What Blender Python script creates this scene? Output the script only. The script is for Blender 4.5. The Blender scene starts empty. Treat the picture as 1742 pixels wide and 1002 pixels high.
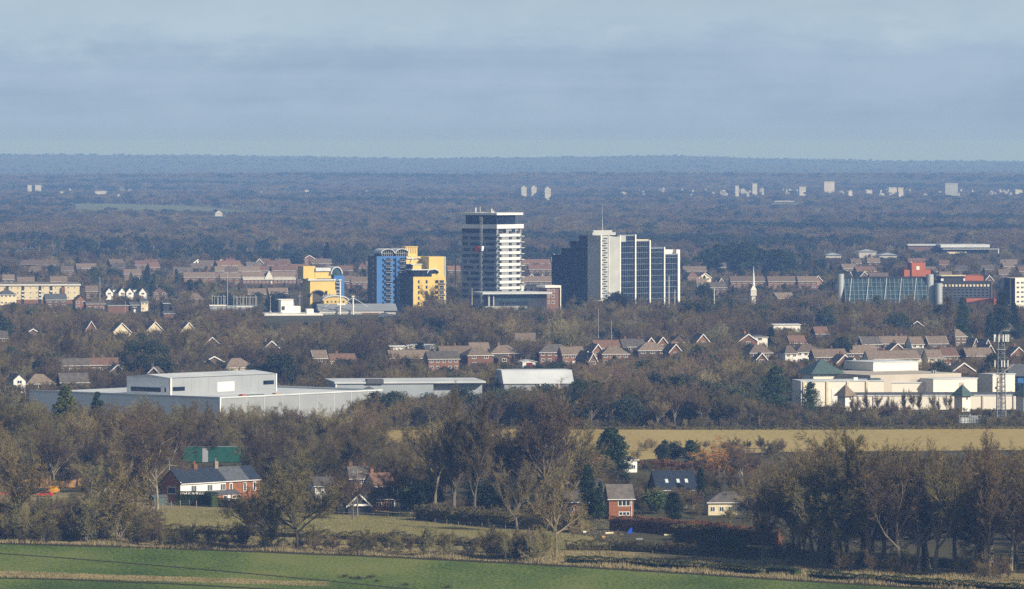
import bpy, math, random
import numpy as np
from mathutils import Vector, Matrix
SC = bpy.context.scene
COL = SC.collection
R = math.radians
# ------------------------------------------------------------------ camera
CAMZ, FPX, EYE, CX = 92.0, 10000.0, 243.0, 871.0
cam = bpy.data.cameras.new('camera'); co = bpy.data.objects.new('camera', cam); COL.objects.link(co)
co.location = (0, 0, CAMZ); co.rotation_euler = (R(90), 0, 0)
cam.sensor_width = 36; cam.lens = 36 * FPX / 1742; cam.shift_y = -(501 - EYE) / 1742
cam.clip_start = 1; cam.clip_end = 60000
SC.camera = co
# ------------------------------------------------------------------ light and sky
SUN_AZ, SUN_EL = 51.0, 28.0           # azimuth measured from behind the camera towards its right hand
sd = Vector((math.sin(R(SUN_AZ)) * math.cos(R(SUN_EL)), -math.cos(R(SUN_AZ)) * math.cos(R(SUN_EL)), math.sin(R(SUN_EL))))
sl = bpy.data.lights.new('sun', 'SUN'); so = bpy.data.objects.new('sun', sl); COL.objects.link(so)
sl.energy = 5.0; sl.angle = R(0.5); sl.color = (1.0, 0.935, 0.82)
so.rotation_euler = sd.to_track_quat('Z', 'Y').to_euler(); so.location = (400, -300, 400)
W = bpy.data.worlds.new('World'); SC.world = W; W.use_nodes = True
nt = W.node_tree; N = nt.nodes; L = nt.links; N.clear()
def nd(t, **k):
    n = N.new(t)
    for a, b in k.items(): setattr(n, a, b)
    return n
out = nd('ShaderNodeOutputWorld'); bg = nd('ShaderNodeBackground'); bg.inputs[1].default_value = 0.055
sky = nd('ShaderNodeTexSky', sky_type='NISHITA', sun_disc=False, sun_elevation=R(SUN_EL), sun_rotation=R(180 - SUN_AZ), dust_density=1.5, air_density=1.2)
tc = nd('ShaderNodeTexCoord'); sx = nd('ShaderNodeSeparateXYZ'); L.new(tc.outputs['Generated'], sx.inputs[0])
def math_n(op, a, b=None, c=None):
    n = nd('ShaderNodeMath', operation=op)
    for i, v in enumerate((a, b, c)):
        if v is None: continue
        if isinstance(v, (int, float)): n.inputs[i].default_value = v
        else: L.new(v, n.inputs[i])
    return n.outputs[0]
def noise_w(scale3, detail=4, rough=.55, loc=(0, 0, 0)):
    m = nd('ShaderNodeMapping'); m.inputs['Scale'].default_value = scale3; m.inputs['Location'].default_value = loc
    L.new(tc.outputs['Generated'], m.inputs[0]); n = nd('ShaderNodeTexNoise'); n.inputs['Scale'].default_value = 1
    n.inputs['Detail'].default_value = detail; n.inputs['Roughness'].default_value = rough
    L.new(m.outputs[0], n.inputs['Vector']); return n.outputs[0]
def maprange(v, a, b, c, d, smooth=True):
    n = nd('ShaderNodeMapRange'); n.interpolation_type = 'SMOOTHSTEP' if smooth else 'LINEAR'
    L.new(v, n.inputs[0])
    for i, q in enumerate((a, b, c, d)): n.inputs[i + 1].default_value = q
    return n.outputs[0]
z = sx.outputs[2]
puff = noise_w((38, 38, 110), 7, .62)
band = maprange(math_n('ADD', z, math_n('MULTIPLY', math_n('SUBTRACT', puff, .5), .020)), .0135, .0205, 1, 0)   # bank of cloud low on the horizon
streak = noise_w((9, 9, 160), 3, .5, (3, 1, 2))
def rgbmix(f, a, b):
    n = nd('ShaderNodeMix', data_type='RGBA')
    if isinstance(f, (int, float)): n.inputs[0].default_value = f
    else: L.new(f, n.inputs[0])
    for i, v in ((6, a), (7, b)):
        if isinstance(v, tuple): n.inputs[i].default_value = (*v, 1)
        else: L.new(v, n.inputs[i])
    return n.outputs[2]
lum = noise_w((30, 30, 60), 5, .6, (9, 4, 1))
cloudc = rgbmix(maprange(math_n('ADD', math_n('MULTIPLY', streak, .5), math_n('MULTIPLY', lum, .5)), .35, .65, 0, 1), (4.75, 6.55, 8.9), (6.2, 8.1, 10.4))
veil = rgbmix(maprange(lum, .3, .7, 0, 1), (6.67, 8.73, 10.79), (7.53, 9.66, 11.50))                                     # thin high cloud above it
v1 = rgbmix(maprange(z, .02, .14, .95, .10, False), sky.outputs[0], veil)
edge = maprange(puff, .56, .70, 0, .45)
topz = math_n('MULTIPLY', maprange(z, .0155, .0185, 0, 1), maprange(z, .019, .024, 1, 0))
v1 = rgbmix(math_n('MULTIPLY', edge, topz), v1, (8.80, 10.51, 11.79))
low = rgbmix(maprange(z, -.001, .008, 1, 0), cloudc, (5.2, 7.0, 9.3))     # foot of the bank tinted to match the distant haze
v2 = rgbmix(math_n('MULTIPLY', band, .94), v1, low)
L.new(v2, bg.inputs[0]); L.new(bg.outputs[0], out.inputs[0])
SC.view_settings.view_transform = 'Standard'; SC.view_settings.look = 'None'; SC.view_settings.exposure = 0.18; SC.view_settings.gamma = 1
cy = SC.cycles; cy.max_bounces = 5; cy.diffuse_bounces = 2; cy.glossy_bounces = 2; cy.transmission_bounces = 2; cy.volume_bounces = 1
cy.use_denoising = False; cy.use_adaptive_sampling = False
SC.render.film_transparent = False

# ------------------------------------------------------------------ helpers
def Dy(y, h=0.0): return (CAMZ - h) * FPX / (y - EYE)       # distance of a point h above the plain seen in row y
def XW(px, D): return (px - CX) * D / FPX
def ZW(y, D): return CAMZ - (y - EYE) * D / FPX
def YP(z, D): return EYE + (CAMZ - z) * FPX / D
def sstep(a, b, v):
    t = np.clip((v - a) / (b - a), 0, 1); return t * t * (3 - 2 * t)
def gz(X, Y):
    X = np.asarray(X, float); Y = np.asarray(Y, float)
    h = 0 * np.exp(-((X + 520) / 620) ** 2 - ((Y - 8600) / 750) ** 2)
    h = h + 17 * np.exp(-((Y - 13000) / 900) ** 2) * (1 + .12 * np.sin(X / 410 + 1) + .06 * np.sin(X / 137))
    crest = 34 + 14 * sstep(-300, -1900, X) - 15 * sstep(500, 1900, X) + 7 * np.exp(-((X - 640) / 380) ** 2) + 1.5 * np.sin(X / 230) + 1.0 * np.sin(X / 97 + 2)
    h = h + crest * sstep(17000, 22000, Y) * (1 - .5 * sstep(22600, 25500, Y))
    return h
def gzf(X, Y): return float(gz(X, Y))

_m = {}
def mat(name, c1, c2=None, scale=1.0, rough=.85, spec=.2, coord='Object', perobj=0.0, detail=4, metal=0.0, stretch=(1, 1, 1), bump=0.0, c3=None):
    """Principled material whose colour wanders between c1 and c2 (noise), optionally towards c3 by object."""
    if name in _m: return _m[name]
    m = bpy.data.materials.new(name); m.use_nodes = True; t = m.node_tree; n = t.nodes; l = t.links
    b = n['Principled BSDF']; b.inputs['Roughness'].default_value = rough; b.inputs['Specular IOR Level'].default_value = spec
    b.inputs['Metallic'].default_value = metal
    if c2 is None: c2 = tuple(v * .8 for v in c1)
    tcn = n.new('ShaderNodeTexCoord'); mp = n.new('ShaderNodeMapping'); mp.inputs['Scale'].default_value = stretch
    if coord == 'World':
        g = n.new('ShaderNodeNewGeometry'); l.new(g.outputs['Position'], mp.inputs[0])
    else: l.new(tcn.outputs['Object'], mp.inputs[0])
    no = n.new('ShaderNodeTexNoise'); no.inputs['Scale'].default_value = scale; no.inputs['Detail'].default_value = detail; no.inputs['Roughness'].default_value = .6
    l.new(mp.outputs[0], no.inputs['Vector'])
    r = n.new('ShaderNodeMapRange'); r.inputs[1].default_value = .34; r.inputs[2].default_value = .66; l.new(no.outputs[0], r.inputs[0])
    mx = n.new('ShaderNodeMix'); mx.data_type = 'RGBA'; l.new(r.outputs[0], mx.inputs[0])
    mx.inputs[6].default_value = (*c1, 1); mx.inputs[7].default_value = (*c2, 1); res = mx.outputs[2]
    if c3 is not None:
        oi = n.new('ShaderNodeObjectInfo'); cr = n.new('ShaderNodeValToRGB'); cr.color_ramp.interpolation = 'LINEAR'
        l.new(oi.outputs['Random'], cr.inputs[0]); e = cr.color_ramp.elements
        cols = c3; e[0].position = 0; e[0].color = (*cols[0], 1); e[1].position = 1; e[1].color = (*cols[-1], 1)
        for i, c in enumerate(cols[1:-1]):
            q = e.new((i + 1) / (len(cols) - 1)); q.color = (*c, 1)
        m2 = n.new('ShaderNodeMix'); m2.data_type = 'RGBA'; m2.inputs[0].default_value = perobj or .7; l.new(res, m2.inputs[6]); l.new(cr.outputs[0], m2.inputs[7]); res = m2.outputs[2]
    elif perobj:
        oi = n.new('ShaderNodeObjectInfo'); hs = n.new('ShaderNodeHueSaturation'); mr = n.new('ShaderNodeMapRange')
        mr.inputs[3].default_value = 1 - perobj; mr.inputs[4].default_value = 1 + perobj; l.new(oi.outputs['Random'], mr.inputs[0]); l.new(mr.outputs[0], hs.inputs['Value'])
        l.new(res, hs.inputs['Color']); res = hs.outputs[0]
    l.new(res, b.inputs['Base Color'])
    if bump:
        bp = n.new('ShaderNodeBump'); bp.inputs['Distance'].default_value = bump; l.new(no.outputs[0], bp.inputs['Height']); l.new(bp.outputs[0], b.inputs['Normal'])
    _m[name] = m; return m

class MB:
    def __init__(s): s.v = []; s.f = []
    def hexa(s, b, t):
        i = len(s.v); s.v += list(b) + list(t)
        s.f += [(i+3, i+2, i+1, i), (i+4, i+5, i+6, i+7), (i, i+1, i+5, i+4), (i+1, i+2, i+6, i+5), (i+2, i+3, i+7, i+6), (i+3, i, i+4, i+7)]
        return s
    def box(s, x0, x1, y0, y1, z0, z1):
        return s.hexa([(x0,y0,z0),(x1,y0,z0),(x1,y1,z0),(x0,y1,z0)], [(x0,y0,z1),(x1,y0,z1),(x1,y1,z1),(x0,y1,z1)])
    def bar(s, p, q, r0, r1=None, n=5):
        r1 = r0 if r1 is None else r1
        p = np.array(p, float); q = np.array(q, float); d = q - p; ln = np.linalg.norm(d)
        if ln < 1e-6: return s
        d /= ln; a = np.cross(d, (0, 0, 1.0) if abs(d[2]) < .9 else (1.0, 0, 0)); a /= np.linalg.norm(a); b = np.cross(d, a); i = len(s.v)
        for c, r in ((p, r0), (q, r1)):
            for k in range(n):
                t = 2 * math.pi * k / n; w = c + r * (math.cos(t) * a + math.sin(t) * b); s.v.append((float(w[0]), float(w[1]), float(w[2])))
        for k in range(n): s.f.append((i + k, i + (k+1) % n, i + n + (k+1) % n, i + n + k))
        s.f.append(tuple(i + n + k for k in range(n))); s.f.append(tuple(i + k for k in reversed(range(n))))
        return s
    def prism(s, pts, y0, y1):          # outline in x,z pushed along y
        n = len(pts); i = len(s.v)
        s.v += [(x, y0, zz) for x, zz in pts] + [(x, y1, zz) for x, zz in pts]
        s.f.append(tuple(i + k for k in range(n))); s.f.append(tuple(i + n + k for k in reversed(range(n))))
        for k in range(n): s.f.append((i + (k+1) % n, i + k, i + n + k, i + n + (k+1) % n))
        return s
    def prismx(s, pts, x0, x1):         # outline in y,z pushed along x
        n = len(pts); i = len(s.v)
        s.v += [(x0, y, zz) for y, zz in pts] + [(x1, y, zz) for y, zz in pts]
        s.f.append(tuple(i + k for k in reversed(range(n)))); s.f.append(tuple(i + n + k for k in range(n)))
        for k in range(n): s.f.append((i + k, i + (k+1) % n, i + n + (k+1) % n, i + n + k))
        return s
    def pyramid(s, x0, x1, y0, y1, z0, z1, ins=0.0, tx=None):
        i = len(s.v); mx = (x0+x1)/2; my = (y0+y1)/2
        s.v += [(x0,y0,z0),(x1,y0,z0),(x1,y1,z0),(x0,y1,z0),(mx,my,z1)]
        s.f += [(i,i+1,i+4),(i+1,i+2,i+4),(i+2,i+3,i+4),(i+3,i,i+4),(i+3,i+2,i+1,i)]
        return s
    def build(s, name, m, parent=None, loc=None, rz=0):
        me = bpy.data.meshes.new(name); me.from_pydata(s.v, [], s.f); me.update()
        if m is not None: me.materials.append(m)
        return link(name, me, parent, loc, rz)
def link(name, me, parent=None, loc=None, rz=0):
    o = bpy.data.objects.new(name, me); COL.objects.link(o)
    if parent is not None: o.parent = parent
    if loc is not None: o.location = loc
    if rz: o.rotation_euler = (0, 0, rz)
    return o
def tag(o, label=None, cat=None, group=None, kind=None):
    if label: o['label'] = label
    if cat: o['category'] = cat
    if group: o['group'] = group
    if kind: o['kind'] = kind
    return o
def thing(name, label, cat, loc=(0, 0, 0), rz=0, group=None):
    o = link(name, None, None, loc, rz); o.empty_display_size = .5
    return tag(o, label, cat, group)
KEEP = []      # (x0, x1, row down to which the thing must stay in view, its distance, depth of its plot)
class Bld:
    """A building: its near left front corner stands at px, distance D; the front faces phi degrees to the right of the camera."""
    def __init__(s, name, label, cat, px, D, phi, group=None, keep=None):
        s.D = D; s.phi = phi; s.o = thing(name, label, cat, (XW(px, D), D, 0), R(phi), group)
        if keep: KEEP.append((*keep, D, 30))
    def L(s, w): return w * s.D / FPX / math.cos(R(s.phi))
    def W(s, w): return w * s.D / FPX / max(.05, math.sin(R(abs(s.phi))))
    def z(s, y): return ZW(y, s.D)
    def part(s, name, boxes, m, parent=None):
        b = MB()
        for q in boxes: b.box(*q)
        return b.build(name, m, parent or s.o)
    def win(s, u0, u1, z0, z1, face='f', fr=None, gl=None, off=0.0, t=.12, bars=1, name='window', parent=None):
        """one window: white frame with its dark pane; face f: on y=off, face s: on x=off"""
        b = MB(); g = MB()
        def bx(B, a0, a1, c0, c1, p):
            if face == 'f': B.box(a0, a1, off - p, off + .01, c0, c1)
            else: B.box(off - p, off + .01, a0, a1, c0, c1)
        bx(b, u0, u1, z0, z0 + t, .08); bx(b, u0, u1, z1 - t, z1, .08)
        for k in range(bars + 2):
            u = u0 + (u1 - u0 - t) * k / (bars + 1); bx(b, u, u + t, z0 + t, z1 - t, .08)
        bx(g, u0 + t * .5, u1 - t * .5, z0 + t * .5, z1 - t * .5, .04)
        w = b.build(name, fr or M_white, parent or s.o); g.build('pane', gl or M_glass, w)
        return w
HAZE = 9.0e-5
# ------------------------------------------------------------------ materials
M_white = mat('white_paint', (.80, .78, .74), (.70, .68, .64), .5)
M_render = mat('white_render', (.78, .76, .70), (.66, .64, .58), .25)
M_cream = mat('cream_render', (.72, .62, .42), (.62, .53, .36), .3)
M_mall = mat('pale_stone_cladding', (.80, .735, .64), (.73, .67, .58), .08)
M_malld = mat('grey_stone_cladding', (.50, .45, .38), (.44, .39, .33), .08)
M_brick = mat('orange_brick', (.225, .115, .068), (.16, .085, .052), 3, perobj=.2)
M_brickn = mat('warm_red_brick', (.34, .135, .062), (.22, .09, .045), 1.5)
M_brickd = mat('brown_brick', (.15, .10, .072), (.11, .075, .056), 2, perobj=.2)
M_redbrick = mat('bright_red_brick', (.42, .13, .07), (.34, .11, .06), .3)
M_tile = mat('brown_roof_tiles', (.215, .165, .122), (.13, .10, .078), .8, perobj=.25, stretch=(1, 1, 3))
M_tilered = mat('red_roof_tiles', (.20, .115, .08), (.135, .085, .062), .8, perobj=.2)
M_tilegrey = mat('grey_roof_tiles', (.15, .13, .11), (.09, .08, .075), .6, perobj=.2)
M_slate = mat('blue_slate', (.030, .040, .060), (.020, .027, .042), 1.2, rough=.55, spec=.3)
M_slateg = mat('grey_slate', (.11, .115, .125), (.075, .08, .09), 1.0)
M_glass = mat('window_glass', (.022, .028, .038), (.035, .045, .06), .2, rough=.15, spec=.4)
M_glassb = mat('blue_office_glass', (.004, .008, .016), (.016, .026, .044), .35, rough=.4, spec=.06)
M_teal = mat('teal_glass', (.014, .038, .048), (.045, .09, .105), .3, rough=.3, spec=.3)
M_metall = mat('cladding_with_grazing_light', (.80, .82, .84), (.72, .74, .76), .1, rough=.5)  # grazing sun put into the colour of the warehouse side walls
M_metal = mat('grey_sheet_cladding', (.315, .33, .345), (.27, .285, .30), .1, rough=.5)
M_metald = mat('dark_sheet_cladding', (.36, .39, .42), (.30, .33, .36), .1, rough=.5)
M_roofp = mat('pale_flat_roof', (.62, .64, .65), (.48, .50, .52), .07)
M_steel = mat('galvanised_steel', (.46, .48, .49), (.36, .38, .40), 1, rough=.5, metal=.3)
M_dark = mat('dark_frame', (.03, .034, .04), (.05, .052, .06), .3)
M_yellow = mat('yellow_render', (.70, .51, .17), (.62, .45, .145), .15)
M_blue = mat('blue_render', (.065, .18, .44), (.05, .145, .37), .12)
M_olive = mat('olive_cladding_with_shade', (.09, .08, .055), (.065, .06, .045), .2)  # dark tone includes the shade on walls turned from the sun
M_conc = mat('pale_concrete', (.45, .46, .44), (.36, .37, .365), .15)
M_band = mat('grey_and_shaded_white', (.25, .29, .34), (.20, .235, .28), .15)  # plain grey, also the tone of the tower's white bands in shade
M_grey = mat('grey_panel', (.30, .31, .32), (.24, .25, .26), .2)
M_copper = mat('green_copper_sheet', (.085, .125, .115), (.06, .095, .09), .4, rough=.5)
M_timber = mat('weathered_timber', (.30, .25, .19), (.20, .165, .125), 2)
M_orangew = mat('orange_timber', (.55, .30, .12), (.42, .22, .09), 1)
M_net = mat('green_netting', (.018, .095, .065), (.012, .065, .045), .5)
M_maroon = mat('maroon_door', (.16, .02, .03), None, 1)
M_bluep = mat('blue_plastic', (.02, .10, .60), None, 2, rough=.4)
M_redp = mat('red_paint', (.55, .06, .03), None, 2, rough=.4)
M_black = mat('black_rubber', (.02, .02, .02), None, 2)
M_carw = mat('white_car_paint', (.75, .75, .75), None, 1, rough=.25, spec=.5)
M_cary = mat('yellow_van_paint', (.75, .36, .03), None, 1, rough=.25, spec=.5)
M_carb = mat('dark_car_paint', (.03, .05, .08), None, 1, rough=.2, spec=.6)
M_far = mat('hazy_white_render', (.50, .48, .45), (.40, .39, .37), .1)
# plants
BR = [(.075, .056, .028), (.155, .120, .050), (.125, .082, .045), (.20, .155, .072), (.07, .056, .030), (.145, .125, .044), (.24, .190, .095)]
M_twig = mat('bare_twigs', (.178, .136, .056), (.090, .067, .030), .35, rough=.9, spec=.05, perobj=.7, c3=BR)
M_twigo = mat('lichened_twigs', (.225, .20, .085), (.14, .12, .06), .4, rough=.9, spec=.05, perobj=.3, c3=[(.13, .11, .06), (.23, .205, .09)])
M_twigr = mat('reddish_twigs', (.145, .10, .060), (.10, .07, .044), .4, rough=.9, spec=.05, perobj=.35, c3=[(.10, .070, .046), (.165, .122, .074)])
M_willow = mat('orange_willow_twigs', (.52, .27, .07), (.36, .19, .06), .5, rough=.9, spec=.05)
M_bark = mat('grey_bark', (.20, .165, .115), (.11, .09, .065), .8, rough=.9, spec=.05, perobj=.55, c3=[(.08, .065, .048), (.30, .26, .18), (.12, .10, .07), (.22, .19, .12)])
M_barkd = mat('dark_bark', (.085, .07, .05), (.05, .042, .032), .8, rough=.9, spec=.05)
M_birch = mat('pale_birch_bark', (.42, .38, .31), (.22, .19, .15), 1.2, rough=.9, spec=.05)
M_conif = mat('dark_conifer_needles', (.016, .034, .016), (.042, .064, .024), .45, rough=.8, spec=.1, perobj=.3)
M_conifg = mat('golden_conifer_needles', (.15, .165, .02), (.06, .08, .014), .5, rough=.8, spec=.1)
M_spruce = mat('blue_spruce_needles', (.065, .10, .085), (.035, .06, .05), .6, rough=.8, spec=.1)
M_everg = mat('evergreen_leaves', (.022, .035, .018), (.045, .055, .022), .4, rough=.7, spec=.2, perobj=.3)
M_laurel = mat('bright_laurel_leaves', (.05, .09, .02), (.09, .12, .03), .6, rough=.6, spec=.3)
M_hedge = mat('clipped_green_leaves', (.026, .046, .014), (.05, .07, .022), 1.5, rough=.8, spec=.1)
M_beech = mat('russet_beech_leaves', (.21, .095, .038), (.13, .065, .03), .5, rough=.8, spec=.1)
M_thorn = mat('dark_thorn_twigs', (.085, .072, .032), (.13, .11, .046), .5, rough=.9, spec=.05)
M_dry = mat('dry_grass_blades', (.36, .29, .15), (.22, .18, .09), .15, rough=.9, spec=.05, coord='World')

def patchy(m, lo=.55, hi=1.75, sc=.006, sc2=.05):
    """groves differ: brightness follows where the plant stands, in patches a few hundred metres across"""
    t = m.node_tree; n = t.nodes; l = t.links; b = n['Principled BSDF']; src = b.inputs['Base Color'].links[0].from_socket
    oi = n.new('ShaderNodeObjectInfo'); v = []
    for s_ in (sc, sc2):
        mp = n.new('ShaderNodeMapping'); mp.inputs['Scale'].default_value = (s_, s_ * .6, 0); l.new(oi.outputs['Location'], mp.inputs[0])
        no = n.new('ShaderNodeTexNoise'); no.inputs['Scale'].default_value = 1; no.inputs['Detail'].default_value = 2; l.new(mp.outputs[0], no.inputs['Vector']); v.append(no.outputs[0])
    ad = n.new('ShaderNodeMath'); ad.operation = 'ADD'; l.new(v[0], ad.inputs[0]); l.new(v[1], ad.inputs[1])
    mr = n.new('ShaderNodeMapRange'); mr.inputs[1].default_value = .72; mr.inputs[2].default_value = 1.28; mr.inputs[3].default_value = lo; mr.inputs[4].default_value = hi; l.new(ad.outputs[0], mr.inputs[0])
    hs = n.new('ShaderNodeHueSaturation'); l.new(mr.outputs[0], hs.inputs['Value']); l.new(src, hs.inputs['Color']); l.new(hs.outputs[0], b.inputs['Base Color'])
for q in (M_twig, M_twigo, M_twigr, M_bark, M_everg, M_conif): patchy(q)
# ------------------------------------------------------------------ ground
def gmat(name, cols, scale, scale2, bump=0.0, stretch=(1, 1, 1), tight=.12):
    m = bpy.data.materials.new(name); m.use_nodes = True; t = m.node_tree; n = t.nodes; l = t.links; b = n['Principled BSDF']
    b.inputs['Roughness'].default_value = .95; b.inputs['Specular IOR Level'].default_value = .05
    g = n.new('ShaderNodeNewGeometry'); mp = n.new('ShaderNodeMapping'); mp.inputs['Scale'].default_value = stretch; l.new(g.outputs['Position'], mp.inputs[0])
    a = n.new('ShaderNodeTexNoise'); a.inputs['Scale'].default_value = scale; a.inputs['Detail'].default_value = 5; l.new(mp.outputs[0], a.inputs['Vector'])
    c = n.new('ShaderNodeTexNoise'); c.inputs['Scale'].default_value = scale2; c.inputs['Detail'].default_value = 3; c.inputs['Roughness'].default_value = .7; l.new(mp.outputs[0], c.inputs['Vector'])
    ad = n.new('ShaderNodeMath'); ad.operation = 'MULTIPLY_ADD'; ad.inputs[1].default_value = .5; l.new(c.outputs[0], ad.inputs[0])
    h = n.new('ShaderNodeMath'); h.operation = 'MULTIPLY'; h.inputs[1].default_value = .5; l.new(a.outputs[0], h.inputs[0]); l.new(h.outputs[0], ad.inputs[2])
    r = n.new('ShaderNodeValToRGB'); e = r.color_ramp.elements
    e[0].position = .5 - tight; e[0].color = (*cols[0], 1); e[1].position = .5 + tight; e[1].color = (*cols[-1], 1)
    for i, q in enumerate(cols[1:-1]): e.new(.5 - tight + 2 * tight * (i + 1) / (len(cols) - 1)).color = (*q, 1)
    l.new(ad.outputs[0], r.inputs[0]); l.new(r.outputs[0], b.inputs['Base Color'])
    if bump:
        bp = n.new('ShaderNodeBump'); bp.inputs['Distance'].default_value = bump; l.new(c.outputs[0], bp.inputs['Height']); l.new(bp.outputs[0], b.inputs['Normal'])
    return m
G_base = gmat('rough_ground', [(.055, .045, .03), (.085, .07, .042), (.075, .075, .035), (.12, .10, .06)], .012, .25)
G_crop = gmat('young_winter_crop', [(.055, .085, .018), (.092, .140, .028), (.125, .170, .036), (.19, .20, .06)], .03, 1.3, .15, (1, .35, 1), .07)
G_stub = gmat('dry_stubble', [(.30, .22, .075), (.38, .285, .105), (.43, .33, .135), (.33, .265, .09)], .010, .5, .05, (1, .3, 1))
G_past = gmat('winter_pasture', [(.15, .14, .045), (.21, .19, .07), (.26, .225, .09), (.17, .175, .055)], .05, .6, .1, (1, .4, 1))
G_rough = gmat('rank_dry_grass', [(.14, .11, .05), (.23, .185, .09), (.31, .25, .125), (.20, .17, .07)], .08, .8, .2)
G_farg = gmat('distant_green_field', [(.12, .14, .07), (.16, .18, .09), (.14, .15, .09)], .004, .03)
G_soil = gmat('bare_wheel_track', [(.05, .04, .022), (.07, .055, .03)], .1, 1)
def grid(xs, ys, off, name, m, kind='structure'):
    XX, YY = np.meshgrid(xs, ys); ZZ = gz(XX, YY) + off
    v = np.stack([XX.ravel(), YY.ravel(), ZZ.ravel()], 1); nx = len(xs); f = []
    for j in range(len(ys) - 1):
        for i in range(nx - 1): a = j * nx + i; f.append((a, a + 1, a + nx + 1, a + nx))
    me = bpy.data.meshes.new(name); me.from_pydata(v.tolist(), [], f); me.materials.append(m)
    for p in me.polygons: p.use_smooth = True
    return tag(link(name, me), kind=kind)
ys_ = list(np.arange(-400, 7000, 400)) + list(np.arange(7000, 11000, 120)) + list(np.arange(11000, 26001, 200))
grid(list(np.arange(-7000, 7001, 100)), ys_, 0, 'ground', G_base)
def sheet(name, pts, off, m):
    """field outline from picture rows turned into a real outline on the plain; pts = (px, row)"""
    v = [(XW(x, Dy(y)), Dy(y), off) for x, y in pts]
    me = bpy.data.meshes.new(name); me.from_pydata(v, [], [tuple(range(len(v)))]); me.materials.append(m)
    return tag(link(name, me), kind='structure')
rr = random.Random(5)
EDGE = [(-900, 893), (-300, 916), (0, 925), (220, 931), (440, 939), (660, 948), (880, 959), (1100, 972), (1300, 985), (1500, 997), (1742, 1011), (2400, 1050)]
def wob(pts, n=12, a=.5):
    o = []
    for (x0, y0), (x1, y1) in zip(pts, pts[1:]):
        for k in range(n): t = k / n; o.append((x0 + (x1-x0)*t, y0 + (y1-y0)*t + rr.uniform(-a, a)))
    return o + [pts[-1]]
def edge_y(x): return float(np.interp(x, [p[0] for p in EDGE], [p[1] for p in EDGE]))
sheet('crop_field', [(2600, 1700), (-1500, 1700)] + wob(EDGE), .05, G_crop)
BROWN = wob([(x, y + 1.2) for x, y in EDGE], 10, .4)
sheet('field_margin', BROWN[::-1] + wob([(x, y - 4) for x, y in EDGE], 10, 1.2), .10, G_soil)
def strip(name, pts, w, off, m):
    up = [(x, y - w / 2) for x, y in pts]; dn = [(x, y + w / 2) for x, y in pts][::-1]
    return sheet(name, dn + up, off, m)
strip('wheel_track', [(-60, 938), (100, 949), (250, 961), (400, 974), (550, 988), (700, 1003), (900, 1025)], 1.3, .10, G_soil)
strip('wheel_track', [(-100, 982), (100, 986), (300, 994), (480, 1004)], 1.6, .12, G_soil)
sheet('pasture', wob([(-400, 868), (250, 866), (560, 872), (700, 876), (800, 890), (1000, 912), (1060, 935), (1060, 941), (880, 940), (560, 925), (200, 915), (-400, 895)], 8, 1), .06, G_past)
sheet('rough_grass', wob([(-900, 880), (0, 914), (440, 926), (880, 936), (1100, 936), (1300, 948), (1500, 962), (1742, 976), (2300, 1003), (2400, 1049), (1742, 1010), (1300, 984), (880, 958), (440, 938), (0, 924), (-900, 892)], 8, .5), .08, G_rough)
sheet('stubble_field', wob([(560, 729), (900, 729), (1300, 730), (1742, 728), (2400, 727), (2600, 768), (1742, 766), (1300, 770), (1100, 782), (1000, 792), (560, 800)], 8, .25), .12, G_stub)
sheet('pasture', wob([(-200, 838), (240, 838), (300, 860), (560, 862), (700, 868), (700, 874), (250, 868), (-200, 866)], 6, 1), .04, G_rough)
# distant green field on the low hill
sheet('green_field', [(128, 348), (165, 347), (210, 348), (260, 350), (310, 351), (360, 354), (410, 360), (450, 366), (482, 372), (450, 373), (410, 372), (370, 371), (330, 368), (290, 369), (250, 366), (205, 367), (165, 364), (128, 363)], 1.0, G_farg)
for cx_, cy_, w_, d_ in ((420, 8700, 200, 120),):
    grid(list(np.linspace(cx_ - w_, cx_ + w_, 14)), list(np.linspace(cy_ - d_, cy_ + d_, 14)), 2.0, 'far_field', G_farg)
# ------------------------------------------------------------------ the white banded tower block
T = Bld('tower_block', 'tall fifteen storey tower with white floor bands and a mast hoist on its shaded side', 'tower block', 845, 3200, 50, keep=(783, 890, 500))
S = 20.9; S2 = 25.0; zt = T.z(366); z0_ = 0
T.part('wall', [(0, S, 0, S2, 0, T.z(383))], M_grey)
T.part('penthouse', [(1.5, S - 3.5, 1.5, S2 - 1.5, T.z(383) + .02, zt)], M_glassb)
rf = T.part('roof_slab', [(-.8, S + .6, -.8, S2 + .8, zt + .02, zt + 1.2)], M_white)
T.part('parapet', [(-.9, S + .9, -.9, -.02, T.z(389), T.z(382)), (-.9, -.02, 0, S2 + .9, T.z(389), T.z(382)), (S + .02, S + .9, 0, S2 + .9, T.z(389), T.z(382))], M_white)
for q in [(6, 7, 9, 10, zt + 1.2, zt + 3.4), (9, 12, 12, 15, zt + 1.2, zt + 2.2), (2, 3, 17, 18, zt + 1.2, zt + 4), (3.6, 4, 15, 15.4, zt + 1.2, zt + 4.6)]: T.part('roof_plant', [q], M_conc)
zs = [T.z(400.4 + 9.98 * k) for k in range(11)]
rt = random.Random(3)
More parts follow.
